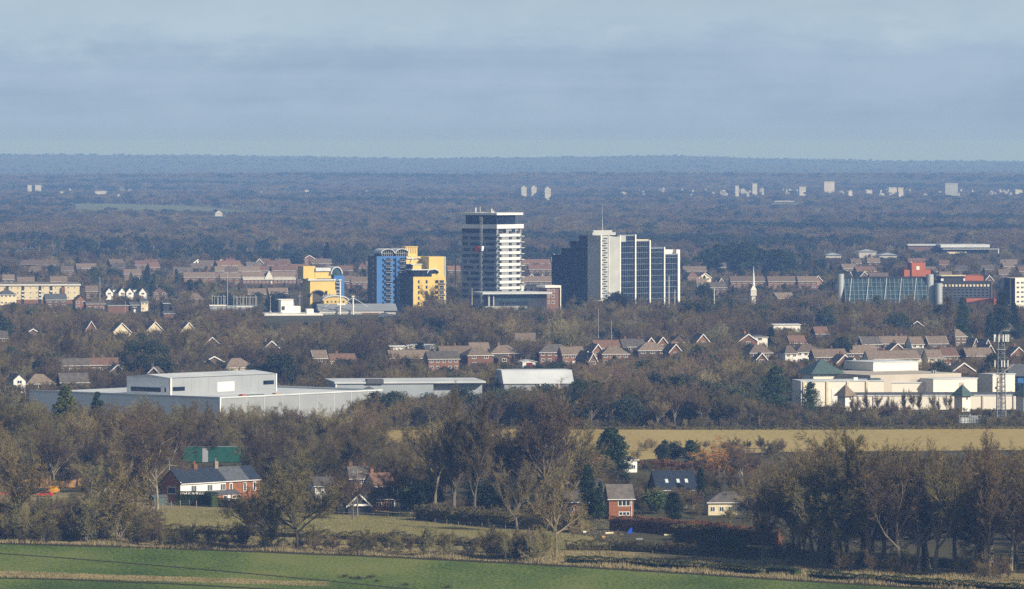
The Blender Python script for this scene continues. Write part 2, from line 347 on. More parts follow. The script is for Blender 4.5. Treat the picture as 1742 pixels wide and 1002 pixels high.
for k, zc in enumerate(zs):
    zl = zc - .75; zh = zc + .65
    w = T.part('floor_band', [(1.2, S - 1.5, -.5, -.02, zl, zh)], M_white)
    T.part('spandrel', [(-.35, -.02, 0, S2, zl, zh)], M_band)  # bands of the shaded face, their shade put into a grey colour
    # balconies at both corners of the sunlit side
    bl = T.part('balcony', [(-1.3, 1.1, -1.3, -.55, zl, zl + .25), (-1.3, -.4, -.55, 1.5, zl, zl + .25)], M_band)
    T.part('balcony', [(S - 1.4, S + 1.2, -1.3, -.02, zl, zl + .25), (S + .02, S + 1.2, 0, 3, zl, zl + .25)], M_white)
    MB().box(-1.3, 1.1, -1.36, -1.31, zl + .25, zl + 1.3).build('balcony_rail', M_teal, bl)
    # windows above each band
    zb, zu = zh + .02, zh + 1.72
    for a, b in ((1.2, 4.2), (10.2, 12.8), (16.6, 19.4)):
        T.win(a, b, zb, zu, 'f', M_grey, M_glassb, bars=1)
    segs = []
    u = rt.choice((.5, 1.5)); 
    while u < S2 - 3:
        ln = rt.uniform(5, 10); segs.append((u, min(S2 - .5, u + ln))); u += ln + rt.uniform(.8, 2.4)
    for a, b in segs: T.win(a, b, zl - 1.75, zl - .02, 's', M_band, M_glassb, bars=3, t=.1)
T.win(1.4, 8, T.z(397), T.z(389.5), 'f', M_grey, M_glassb, bars=1); T.win(12.5, 15.6, T.z(397), T.z(389.5), 'f', M_grey, M_glassb); T.win(17.8, 20, T.z(397), T.z(389.5), 'f', M_grey, M_glassb)
T.win(.3, S2 - .3, T.z(397), T.z(389.5), 's', M_band, M_glassb, bars=6)
b = MB()
for dy in (9.2, 10.4): b.bar((-1.2, dy, 0), (-1.2, dy, zt - 1), .12); b.bar((-2.2, dy, 0), (-2.2, dy, zt - 1), .12)
for k in range(36): q = k * zt / 36; b.bar((-2.2, 9.2, q), (-2.2, 10.4, q + .7), .06, n=3); b.bar((-1.2, 10.4, q), (-2.2, 10.4, q + .7), .06, n=3)
h = b.build('hoist_mast', M_steel, T.o)
MB().box(-2.6, -1.0, 10.7, 13.4, T.z(429), T.z(419)).build('hoist_cage', M_redp, h)
MB().box(-2.8, -.9, 8.3, 9.0, T.z(427), T.z(419)).build('hoist_counterweight', M_white, h)

# ------------------------------------------------------------------ low canopy building beside it
P = Bld('glass_fronted_hall', 'low hall with a thin pale overhanging roof and teal glass front below the banded tower', 'hall', 826, 3170, 12, keep=(820, 937, 520))
P.part('wall', [(4, 34, 1.5, 22, 0, P.z(502))], M_dark)
P.part('roof', [(-2, P.L(112), -2, 24, P.z(500.5), P.z(497.5))], M_roofp)
P.part('column', [(1.5, 2.4, 0, 1, 0, P.z(500.6))], M_conc); P.part('column', [(4.2, 4.8, 0, .8, 0, P.z(500.6))], M_conc)
for k in range(6): P.win(6 + k * 3.2, 9 + k * 3.2, P.z(512), P.z(503), 'f', M_teal, M_teal, off=1.5)
for k in range(5): P.win(8 + k * 3.2, 10.8 + k * 3.2, P.z(519), P.z(513.5), 'f', M_dark, M_glassb, off=1.5)
P.part('terrace', [(-1, 22, -5, 1.4, 0, P.z(521))], M_conc)
P = Bld('white_office', 'small white two storey office tucked against the banded tower', 'office', 882, 3230, 25, keep=(882, 930, 497))
P.part('wall', [(0, P.L(47), 0, 12, 0, P.z(486))], M_white); P.part('roof', [(-.4, P.L(48), -.4, 12.4, P.z(486) + .02, P.z(484.5))], M_roofp)
for k, (a, bq) in enumerate(((3, 5), (7, 8.6), (10.4, 11.2), (13, 14.5))): P.win(a, bq, P.z(496), P.z(490), 'f')
P = Bld('brick_apartment_block', 'four storey orange brick block with white top frame between the two high towers', 'apartment block', 930, 3190, 22, keep=(928, 955, 520))
P.part('wall', [(0, P.L(22), 0, 12, 0, P.z(490))], M_brick)
P.part('roof_frame', [(-1.2, P.L(23.5), -1.0, 12, P.z(489.5), P.z(485.5))], M_white)
P.part('corner_frame', [(P.L(22), P.L(23.4), -1.0, 4, 0, P.z(489.6))], M_white)
for zt_, zb_ in ((492, 497), (501.5, 507), (511.5, 517)):
    P.win(.6, 1.8, P.z(zb_), P.z(zt_), 'f', M_white); P.win(2.9, 4.6, P.z(zb_), P.z(zt_), 'f', M_white); 

# ------------------------------------------------------------------ the stepped blue glass office
G = Bld('stepped_glass_office', 'dark blue glass office tower stepping down to both sides of a pale stair core', 'office tower', 1018, 3200, 40, keep=(955, 1163, 500))
D0 = G.L; zt = G.z(401)
c1 = D0(35)
G.part('stair_core', [(0, D0(13), -2.2, 9, 0, zt), (D0(21), c1, -1.2, 9, 0, zt - .6)], M_conc)
G.part('core_panel', [(D0(13), D0(21), -1.6, 9, 0, zt - .3)], M_conc)
b = MB()
for k in range(30): q = 2 + k * 1.3; b.box(.5 + (k % 2) * 1.2, 3.2 + (k % 2) * 1.2, -2.45, -2.21, q, q + .5)
b.build('stair_glazing', M_teal, G.o)
G.part('core_edge', [(-.5, 0.3, -2.6, -2.21, 0, zt + .3), (D0(12.4), D0(13.4), -2.6, -2.21, 0, zt + .3)], M_render)
def wing(x0, x1, y0, y1, top, side, name='glass_wing', fin=True):
    o = MB().box(x0, x1, y0, y1, 0, top).build(name, M_glassb, G.o)
    b = MB(); nf = int(top / 3.2)
    if side == 'f':
        nx = max(3, int((x1 - x0) / 1.5))
        for k in range(1, nx): u = x0 + (x1 - x0) * k / nx; b.box(u - .045, u + .045, y0 - .08, y0 + .01, 0, top)
        for k in range(1, nf + 1): b.box(x0, x1, y0 - .08, y0 + .01, k * 3.2 - .09, k * 3.2 + .09)
        b.box(x0, x1, y0 - .12, y0 + .01, top - .3, top + .25)
    else:
        ny = max(3, int((y1 - y0) / 1.6))
        for k in range(1, ny): u = y0 + (y1 - y0) * k / ny; b.box(x0 - .1, x0 + .01, u - .07, u + .07, 0, top)
        for k in range(1, nf + 1): b.box(x0 - .06, x0 + .01, y0, y1, k * 3.2 - .08, k * 3.2 + .08)
    b.build('mullion', M_band if side == 'f' else M_dark, o)  # shaded side has darker mullions, its shade put into the colour
    if fin and side == 'f': MB().box(x1 - .1, x1 + .75, y0 - .9, y1, 0, top + .5).build('fin', M_white, o)
    return o
tops = [401, 411, 423.5, 435]
x = c1
for k, (wp, tp) in enumerate(zip((27, 25.5, 25.5, 24.5), tops)):
    w = D0(wp); o = wing(x, x + w, 1.0 * k, 16, G.z(tp), 'f'); 
    if k == 1: MB().box(x, x + w - .2, 1.0 * k - .14, 16, G.z(411) + .26, G.z(408.5)).build('parapet', M_cream, o)
    x += w + .8
G.part('edge_fin', [(c1 - .2, c1 + .5, -1.3, .99, 0, zt + .3)], M_white)
G.part('service_panel', [(c1 + .6, c1 + D0(12), -.25, -.02 - .1, G.z(412), G.z(401.5))], M_conc)
G.part('end_stair_tower', [(x - 1, x + 1.6, 3.2, 14, 0, G.z(427)), (x - D0(20), x - 1.02, 6, 14, G.z(435) + .3, G.z(427))], M_white)
y = 9.0
for k, (wp, tp) in enumerate(zip((15, 16.5, 17, 17.5), tops)):
    w = G.W(wp) * 1.0; wing(.6 * k + .4, 16, y, y + w, G.z(tp), 's', 'shaded_wing'); y += w
G.part('roof_screen', [(-2.5, D0(34), 2, 10, zt + .2, zt + 1.8), (-1, D0(30), 3, 9.5, zt + 1.8, G.z(392))], M_conc)
b = MB(); b.bar((8, 6, G.z(392)), (8, 6, G.z(372)), .35, .18); b.bar((8, 6, G.z(372)), (8, 6, G.z(347)), .14, .05); b.build('antenna', M_steel, G.o)
G.part('entrance_canopy', [(-6, 3, -7, -2.7, G.z(512), G.z(510.5))], M_roofp)

# ------------------------------------------------------------------ blue and yellow flats with arched roofs
def vault(b, x0, x1, y0, y1, z0, rise, t=.45, n=10):
    pts = []; 
    for k in range(n + 1): a = math.pi * k / n; pts.append((x0 + (x1-x0) * (1 - math.cos(a)) / 2, z0 + rise * math.sin(a)))
    ins = [(x0 + t + (x1-x0-2*t) * (1 - math.cos(math.pi * k / n)) / 2, z0 + (rise - t) * math.sin(math.pi * k / n)) for k in range(n, -1, -1)]
    b.prism(pts + ins, y0, y1)
def vaultfill(b, x0, x1, y0, y1, z0, rise, n=10):
    b.prism([(x0 + (x1-x0) * (1 - math.cos(math.pi * k / n)) / 2, z0 + rise * math.sin(math.pi * k / n)) for k in range(n + 1)], y0, y1)
B = Bld('blue_apartment_block', 'high blue rendered block of flats with twin arched roofs and stacked balconies', 'apartment block', 641, 3208, 25, keep=(626, 700, 517))
LB = B.L(55); zt = B.z(436)
B.part('wall', [(0, LB, 0, 12, 0, zt)], M_blue)
B.part('side_wall', [(-.12, -.01, -.05, 12, 0, zt + .2)], M_olive)  # end turned from the sun, its shade put into the dark olive
B.part('recess', [(B.L(30), B.L(33), -.06, -.005, 0, zt - 1)], M_glassb)
for k in range(11):
    zb = zt - 3.0 - k * 2.95
    if zb < 1: break
    MB().box(-.16, -.13, 4.2, 5.2, zb, zb + 1.1).build('side_window', M_white, B.o)
    for u in (B.L(9), B.L(27.5)): B.win(u, u + 1.2, zb + .2, zb + 1.7, 'f', M_dark, M_glassb, bars=0)
    for u in (B.L(14), B.L(37), B.L(48)):
        if u + 3.6 > LB: continue
        q = B.part('balcony', [(u, u + 3.7, -1.5, -.02, zb - .15, zb + .05)], M_conc)
        MB().box(u, u + 3.7, -1.5, -1.42, zb + .9, zb + 1.02).box(u, u + .06, -1.5, -.05, zb + .05, zb + 1).box(u + 3.64, u + 3.7, -1.5, -.05, zb + .05, zb + 1).build('balcony_rail', M_conc, q)
        B.win(u + .5, u + 3.2, zb + .1, zb + 2.0, 'f', M_dark, M_glassb, bars=1)
for k in (0, 1):
    a = B.L(6 + 24 * k); c = a + B.L(24); b = MB(); vault(b, a, c, -.8, 10, zt + 1.6, 2.6); q = b.build('arched_roof', M_roofp, B.o)
    b = MB(); vaultfill(b, a + .5, c - .5, .3, 9.5, zt + 1.4, 2.5); b.box(a + .5, c - .5, .3, 9.5, zt, zt + 1.38); b.build('glazed_gable', M_glassb, q)
    b = MB()
    for j in range(1, 7): u = a + (c - a) * j / 7; b.box(u - .07, u + .07, .2, .29, zt, zt + 3.2)
    b.box(a + .5, c - .5, .2, .29, zt + 1.5, zt + 1.7); b.build('mullion', M_conc, q)
Y = Bld('yellow_apartment_block', 'high yellow rendered block of flats stepping up beside the blue block', 'apartment block', 703, 3204, 25, keep=(700, 762, 500))
LY = Y.L(54); z1 = Y.z(471)
Y.part('wall', [(0, LY, 0, 14, 0, z1), (Y.L(28), LY, 1.2, 15, z1, Y.z(437)), (Y.L(7), Y.L(28), 6, 15, z1, Y.z(450)), (Y.L(2), Y.L(28), 11, 20, Y.z(450), Y.z(437)), (Y.L(6), Y.L(26), 15, 21, Y.z(437), Y.z(421))], M_yellow)
Y.part('side_wall', [(-.12, -.01, -.05, 14, 0, z1)], M_olive)  # yellow block's shaded end, painted dark olive
Y.part('end_wall', [(LY + .01, LY + .9, 1, 13, 0, Y.z(437))], M_conc)
for (a, c, y0, y1, yy) in ((-3, 44, -.6, 9, 461), (4, 48, 5.5, 12, 452), (2, 30, 10, 16, 442)):
    zz_ = Y.z(yy); b = MB(); A = Y.L(max(a, -3)); C = Y.L(c)
    b.box(A, C - 4, y0, y1, zz_ + .4, zz_ + .9); q = b.build('terrace_roof', M_roofp, Y.o)
    b = MB(); vault(b, C - 7.5, C, y0 - .05, y1, zz_ - 1.2, 2.3, .4); b.build('arched_canopy', M_roofp, q)
    b = MB(); b.box(max(A, .3) + .5, C - 4.2, y0 + 1.2, y1 - .2, z1 if yy == 461 else zz_ - 2.2, zz_ + .38); vaultfill(b, C - 7.1, C - .4, y0 + 1.3, y1 - .4, zz_ - 1.4, 2.0); b.build('terrace_glazing', M_glassb if yy != 442 else M_cream, q)
b = MB(); b.box(Y.L(5.5), Y.L(26.5), 14.6, 21.4, Y.z(421) + .01, Y.z(420)); b.build('roof_cap', M_yellow, Y.o)
for k in range(6): MB().box(Y.L(8 + 3 * k), Y.L(8.3 + 3 * k), 14.8, 14.99, Y.z(432), Y.z(421)).build('plant_rib', M_olive, Y.o)
for k in range(11):
    zb = z1 - 3.6 - 2.95 * k + 2.95 * 0
    if zb < 1: break
    for u, w_ in ((Y.L(8), .9), (Y.L(21), 1.1), (Y.L(37), 1.0), (Y.L(40), 1.0)): Y.win(u, u + w_, zb, zb + 1.7, 'f', M_dark, M_glassb, bars=0)
    q = Y.part('balcony', [(LY - 4, LY + .4, -1.3, -.02, zb - .4, zb - .2)], M_conc); MB().box(LY - 4, LY + .4, -1.3, -1.2, zb + .5, zb + .65).build('balcony_rail', M_conc, q)
    Y.win(LY - 3.4, LY - .8, zb - .2, zb + 1.6, 'f', M_dark, M_glassb, bars=1)
q = MB().box(Y.L(-9), Y.L(0) - .3, 16, 26, 0, Y.z(437)); q.build('link_wing', M_olive, Y.o)  # dark shade of the recess put into this wing's colour
b = MB(); b.box(Y.L(-9), Y.L(3), 16.2, 24, Y.z(437) + .02, Y.z(435.5)); b.box(Y.L(-9), Y.L(6), 17, 23, Y.z(435.4), Y.z(430)); b.build('stepped_roof', M_cream, Y.o)

# ------------------------------------------------------------------ left yellow flats
V = Bld('yellow_stepped_flats', 'yellow stepped flats with a blue end wing and arched entrance', 'apartment block', 523, 3200, 20, keep=(516, 588, 525))
q = V.L
V.part('wall', [(q(-5), q(15), 2, 12, V.z(474), V.z(453)), (q(2), q(15), 0, 12, V.z(477), V.z(473)), (q(14), q(42), 2, 12, V.z(474), V.z(462)), (q(4), q(46), -.5, 12, V.z(495), V.z(478)), (q(33), q(48), -.6, 11, 0, V.z(494)), (q(4), q(31), 4, 12, 0, V.z(494)), (q(4), q(8), -.5, 4, 0, V.z(495)), (q(26), q(29), -.5, 4, 0, V.z(495))], M_yellow)
V.part('blue_wing', [(q(46), q(63), 1, 12, 0, V.z(469))], M_blue)
for k in range(5): V.win(q(49), q(55), V.z(481 + 6 * k) , V.z(477 + 6 * k), 'f', M_conc, M_glassb, off=1)
for k in range(4):
    V.part('balcony', [(q(48), q(57), -.6, .98, V.z(482.3 + 6 * k), V.z(481.6 + 6 * k))], M_conc)
b = MB(); b.box(q(15), q(40), 1, 12.5, V.z(461.6), V.z(456)); b.build('pitched_roof', M_roofp, V.o)
b = MB(); vault(b, q(40), q(60), .4, 12, V.z(467), 4.2, .5); r_ = b.build('arched_roof', M_roofp, V.o)
b = MB(); vaultfill(b, q(42), q(58), 1.1, 11, V.z(468.9), 4); b.build('glazed_gable', M_teal, r_)
V.part('terrace_roof', [(q(0), q(47), -1.2, 12, V.z(477.6), V.z(475))], M_roofp)
b = MB(); vault(b, q(3), q(31), -1.2, 4, V.z(505), 3.8, .6); b.build('entrance_arch', M_slateg, V.o)
V.part('glazed_screen', [(q(8.2), q(25.8), 1.2, 1.6, 0, V.z(497))], M_olive)
V.part('glass_stair', [(q(29), q(33), -.2, 8, 0, V.z(500))], M_teal)
for k in range(3): V.win(q(36), q(37.5), V.z(503 + 7 * k), V.z(500 + 7 * k), 'f', M_dark, off=-.6, bars=0)
for (px, wd, yt, lab) in ((551, 40, 503, 'low yellow building with curved grey roof beside the stepped yellow flats'), (586, 42, 510, 'low yellow building with wide shallow arched roof behind the grey sheet roof')):
    A = Bld('yellow_arched_building', lab, 'building', px, 3185 + (px - 551) * 1.5, 10, keep=(px, px + wd, 518))
    w = A.L(wd); b = MB(); b.prism([(0, A.z(534)), (w, A.z(534)), (w, A.z(yt + 7)), (w * .8, A.z(yt + 3)), (w * .5, A.z(yt)), (w * .2, A.z(yt + 3)), (0, A.z(yt + 7))], 0, 12); b.v = [(a, c, max(0, e)) for a, c, e in b.v]; b.build('wall', M_yellow, A.o)
    b = MB(); vault(b, -1, w + 1, -.8, 13, A.z(yt + 8), 2.9, .7); b.build('curved_roof', M_roofp, A.o)
    for k in range(5): A.win(w * (.12 + .17 * k), w * (.12 + .17 * k) + .9, A.z(yt + 12), A.z(yt + 9), 'f', M_dark, bars=0)

# ------------------------------------------------------------------ leisure hall hung from white masts
H_ = Bld('masted_hall', 'long low hall with grey sheet roof hung from two white masts', 'sports hall', 545, 3150, 6, keep=(545, 675, 540))
w = H_.L(128)
H_.part('wall', [(0, w, 0, 20, 0, H_.z(530))], M_conc)
H_.part('fascia', [(-.4, w * .84, -.4, -.02, H_.z(532), H_.z(529))], M_white)
b = MB(); b.prismx([(-1, H_.z(529) + .02), (14, H_.z(518)), (14.4, H_.z(518)), (24, H_.z(528)), (24, H_.z(529))], -1, w + 1); b.build('roof', M_metal, H_.o)
H_.part('brick_panel', [(w * .55, w * .78, -.1, -.02, H_.z(537), H_.z(532.5))], M_brick)
for k in range(16): H_.win(w * .03 + k * 2.4, w * .03 + k * 2.4 + 1.7, H_.z(538), H_.z(534), 'f', M_white, M_glass, bars=0)
for px, yt, yb in ((33, 475, 531), (55, 503, 541)):
    x_ = H_.L(px); b = MB(); b.bar((x_, -2, 0), (x_, -2, H_.z(yt)), .45, .38, 8); b.box(x_ - .8, x_ + .8, -2.6, -1.4, H_.z(yt + 2), H_.z(yt))
    m_ = b.build('mast', M_white, H_.o)
    for sgn in (-1, 1):
        b = MB(); b.bar((x_, -2, H_.z(503 if px == 33 else 506)), (x_ + sgn * 8, -1, H_.z(522)), .12); b.build('stay', M_white, m_)
H_.part('mast_beam', [(H_.L(28), H_.L(42), -2.4, -1.6, H_.z(519), H_.z(516))], M_white)
P = Bld('white_plant_house', 'plain bright white cubic plant room standing on a flat roof', 'plant room', 478, 3150, 14, keep=(476, 514, 525))
P.part('wall', [(0, P.L(21), 0, 7, P.z(541), P.z(510)), (P.L(21), P.L(33), 0, 7, P.z(541), P.z(521))], M_white)
P.part('rooflip', [(-1.3, P.L(21.4), -.5, 7.2, P.z(510) + .02, P.z(509))], M_white); P.part('vent_box', [(.6, 2.0, -.5, -.02, P.z(527), P.z(521))], M_dark)
P.part('rail_post', [(P.L(24), P.L(24) + .12, 3, 3.12, P.z(521), P.z(515))], M_steel)
P = Bld('long_white_hall', 'long low white hall with a glazed ground floor behind bare trees', 'hall', 452, 3130, 8, keep=(452, 548, 546))
P.part('wall', [(0, P.L(96), 0, 24, 0, P.z(541))], M_conc)
P.part('fascia', [(-.8, P.L(97), -1, 24.5, P.z(541) + .02, P.z(534))], M_white)
P.part('roof_house', [(P.L(70), P.L(82), 2, 9, P.z(533.9), P.z(526))], M_white); P.part('roof_unit', [(P.L(8), P.L(11), 4, 6, P.z(533.9), P.z(529))], M_metal); P.part('roof_unit', [(P.L(25), P.L(29), 4, 6, P.z(533.9), P.z(531))], M_metal)
for k in range(17): P.win(.8 + 1.78 * k, 2.3 + 1.78 * k, .5, P.z(542), 'f', M_white, M_teal, bars=0)
P = Bld('white_porch_hall', 'low dark hall with a small white pyramid porch roof', 'hall', 640, 3110, 8, keep=(640, 676, 541))
P.part('wall', [(0, P.L(34), 0, 10, 0, P.z(541))], M_metald); b = MB(); b.pyramid(-1, P.L(35), -1, 10, P.z(541), P.z(531)); b.build('roof', M_slateg, P.o)
P.part('gutter', [(-1.2, P.L(35.5), -1.3, -1.02, P.z(541) - .6, P.z(541) + .3)], M_white)
# thin lamp columns and posts round the halls
def pole(px, y0, y1, D, r, m, name, label, cat, group=None, head=None, keep=True):
    o = thing(name, label, cat, (XW(px, D), D, 0), 0, group)
    b = MB(); b.bar((0, 0, 0), (0, 0, ZW(y0, D)), r, r * .6, 6); b.build('post', m, o)
    if head: MB().box(-head, head, -.2, .2, ZW(y0, D), ZW(y0, D) + .25).build('lamp', m, o)
    if keep: KEEP.append((px - 1, px + 1, y1, D, 2))
    return o
pole(387, 463, 521, 3180, .22, M_conc, 'tall_mast', 'very tall slim pale mast rising from the rooftop frames', 'mast')
pole(170, 473, 520, 3300, .20, M_steel, 'mobile_mast', 'tall greenish mast to one side of the white gabled cottages', 'mast', head=.6)
pole(460, 504, 525, 3140, .15, M_steel, 'lamp_column', 'thin lamp column behind the long white hall', 'lamp column', head=.5)
pole(510, 504, 524, 3140, .15, M_steel, 'lamp_column', 'thin lamp column beside the white cubic plant room', 'lamp column', head=.9)
pole(1138, 470, 498, 3050, .28, M_white, 'flagpole', 'white pole in front of the lowest glass wing', 'pole')
pole(1148, 492, 500, 3050, .22, M_white, 'flagpole', 'short white pole near the glass office end', 'pole')
pole(1215, 490, 504, 3050, .30, M_white, 'flagpole', 'white pole among bare trees beyond the glass office', 'pole')
pole(1018, 525, 580, 2750, .16, M_steel, 'lamp_column', 'tall lamp column standing among trees below the stair core', 'lamp column')
pole(1040, 545, 580, 2650, .14, M_steel, 'lamp_column', 'slim lamp column above the gabled brick houses', 'lamp column')
pole(213, 512, 530, 3080, .14, M_steel, 'lamp_column', 'thin pale lamp column before the red brick sheds', 'lamp column')
pole(752, 543, 558, 2950, .3, M_conc, 'stone_pillar', 'short pale pillar at the trees below the yellow flats', 'pillar')
pole(803, 490, 520, 3140, .22, M_cream, 'slender_spire', 'slender pale pole with white base below the banded tower', 'pole', head=.0)
# crane
o = thing('tower_crane', 'dark crane jib leaning over the rooftops to one side of the banded tower', 'crane', (XW(775, 3500), 3500, 0), R(0))
b = MB(); b.bar((0, 0, 0), (0, 0, ZW(435, 3500)), .5, .4, 4); b.build('mast', M_dark, o)
b = MB(); b.bar((0, 0, ZW(435, 3500)), (-3.6, 0, ZW(399, 3500)), .35, .25, 4); b.bar((0, 0, ZW(435, 3500)), (2.5, 0, ZW(437, 3500)), .5, .5, 4); b.build('jib', M_dark, o)
# construction mini cabin etc.
o = thing('church_spire', 'thin white spire on a pale lattice base standing alone among bare trees', 'spire', (XW(1282, 3080), 3080, 0)); KEEP.append((1277, 1287, 503, 3080, 4))
b = MB(); b.bar((0, 0, ZW(486, 3080)), (0, 0, ZW(453, 3080)), .75, .05, 8); b.build('needle', M_white, o)
b = MB(); b.pyramid(-1.7, 1.7, -1.7, 1.7, ZW(494, 3080), ZW(483, 3080)); b.box(-1.5, 1.5, -1.5, 1.5, ZW(503, 3080), ZW(494.1, 3080)); b.box(-1, 1, -1, 1, 0, ZW(503.1, 3080)); b.build('belfry', M_render, o)

# ------------------------------------------------------------------ right: teal sloping glass building, red brick tower
A = Bld('sloping_glass_building', 'long building with a leaning teal glass wall between silver cylinders', 'office building', 1437, 3150, 4, keep=(1425, 1602, 497))
w = A.L(140); zt = A.z(473.5)
b = MB(); b.prismx([(-7, 0), (3, zt), (16, zt), (16, 0)], 0, w); b.build('glass_wall', M_teal, A.o)
b = MB()
for k in range(19):
    u = w * k / 18; b.hexa([(u-.1, -7.15, 0), (u+.1, -7.15, 0), (u+.1, -6.9, 0), (u-.1, -6.9, 0)], [(u-.1, 2.85, zt), (u+.1, 2.85, zt), (u+.1, 3.1, zt), (u-.1, 3.1, zt)])
for k in range(1, 9): f = k / 9; b.box(0, w, -7 + 10 * f - .18, -7 + 10 * f + .02, zt * f - .08, zt * f + .08)
b.build('glazing_bar', M_band, A.o)
A.part('roof_edge', [(-.5, w + .5, 2.6, 16.5, zt + .02, zt + .6)], M_dark)
for u in (.09, .30, .52, .70, .88):
    b = MB(); x_ = w * u; b.bar((x_ - 3.4, -7.6, 0), (x_, 2.6, zt), .28); b.build('raking_strut', M_steel, A.o)
for (u, yt, r_) in ((-2.0, 466, 1.9), (w + 2, 467, 2.1), (w + 6.3, 482, 2.0)):
    b = MB(); b.bar((u, 2 if u < w + 4 else -2, 0), (u, 2 if u < w + 4 else -2, A.z(yt)), r_, r_, 20); b.build('silver_cylinder', M_steel, A.o)
A = Bld('red_brick_tower', 'orange red brick tower block with one white square window', 'tower', 1551, 3230, 14, keep=(1538, 1588, 474))
q = A.L
A.part('wall', [(0, q(24), 0, 8, 0, A.z(447)), (q(-12), 0, 1, 9, 0, A.z(459)), (q(24), q(34), 1, 9, 0, A.z(459))], M_redbrick)
A.part('window', [(q(8), q(13.2), -.12, -.01, A.z(459), A.z(453))], M_white)
A.part('railing', [(q(-2), q(1), 0, .2, A.z(447) + .01, A.z(445.5))], M_conc)
A = Bld('dark_glass_office', 'dark glazed office with a cream roof storey and orange brick ends', 'office building', 1600, 3180, 8, keep=(1598, 1697, 512))
w = A.L(87)
A.part('wall', [(0, w, 0, 18, 0, A.z(478))], M_dark)
A.part('roof_storey', [(1, A.L(43), 2, 14, A.z(478) + .01, A.z(470))], M_dark); A.part('flat_roof', [(.5, A.L(44), 1, 15, A.z(470) + .01, A.z(468.5))], M_cream)
A.part('brick_penthouse', [(A.L(43.5), A.L(76), 3, 15, A.z(478) + .01, A.z(470))], M_redbrick)
b = MB(); b.prismx([(2.9, A.z(470) + .02), (9, A.z(468)), (15.2, A.z(470) + .02)], A.L(44), A.L(74)); b.build('brick_roof', M_redbrick, A.o)
A.part('white_block', [(.6, 2, 1.5, 1.9, A.z(478) + .01, A.z(474)), (A.L(40), A.L(43), 1.2, 1.9, A.z(478) + .01, A.z(474))], M_white)
for k in range(14): A.win(w * .07 * k + .3, w * .07 * k + 1.7, A.z(488), A.z(483.5), 'f', M_dark, M_cream, bars=0)
for r_ in range(3):
    for k in range(12): A.win(w * .08 * k + .3, w * .08 * k + 1.9, A.z(495 + 5 * r_), A.z(491 + 5 * r_), 'f', M_band, M_glassb, bars=0, t=.08)
A.part('end_post', [(w, w + .5, -.4, 1, 0, A.z(478))], M_brick)
A.part('brick_base', [(A.L(42), A.L(97), -4, -.05, 0, A.z(507.5))], M_redbrick)
A = Bld('concrete_flats', 'cream concrete flats with rows of dark windows and a shaded end wall', 'flats', 1727, 3150, 25, keep=(1710, 1760, 517))
A.part('wall', [(0, 14, 0, 12, 0, A.z(473))], M_mall); A.part('side_wall', [(-.1, -.01, 0, 12, 0, A.z(473))], M_dark); A.part('stair_strip', [(-.2, -.11, 4, 5.2, 0, A.z(473))], M_cream)  # end wall's shade painted as a near black sheet
for r_ in range(5):
    for k in range(3): A.win(.8 + 2.7 * k, 2.6 + 2.7 * k, A.z(483 + 8 * r_), A.z(479 + 8 * r_), 'f', M_white, bars=1)
# rooftop lattice frames
A = Bld('rooftop_frame', 'row of thin pale posts on a flat roof round the tall slim mast', 'steel frame', 357, 3180, 4, keep=(357, 440, 522))
A.part('roof_deck', [(0, A.L(83), 0, 8, 0, A.z(520))], M_metald); A.part('deck_edge', [(-.3, A.L(30), -.4, -.02, A.z(521), A.z(518.5)), (A.L(45), A.L(80), -.4, -.02, A.z(523), A.z(521))], M_white)
for k in range(22):
    u = A.L(4 + 3.6 * k + (k % 3) * .8)
    if 8 <= k <= 9: continue
    MB().bar((u, 2 + (k % 2), A.z(520)), (u, 2 + (k % 2), A.z(502 + (k * 7 % 5))), .16).build('post', M_conc, A.o)
A.part('rail', [(A.L(4), A.L(28), 2, 2.15, A.z(504.5), A.z(503.8))], M_steel); A.part('rail', [(A.L(42), A.L(80), 2, 2.15, A.z(506), A.z(505.3))], M_steel)
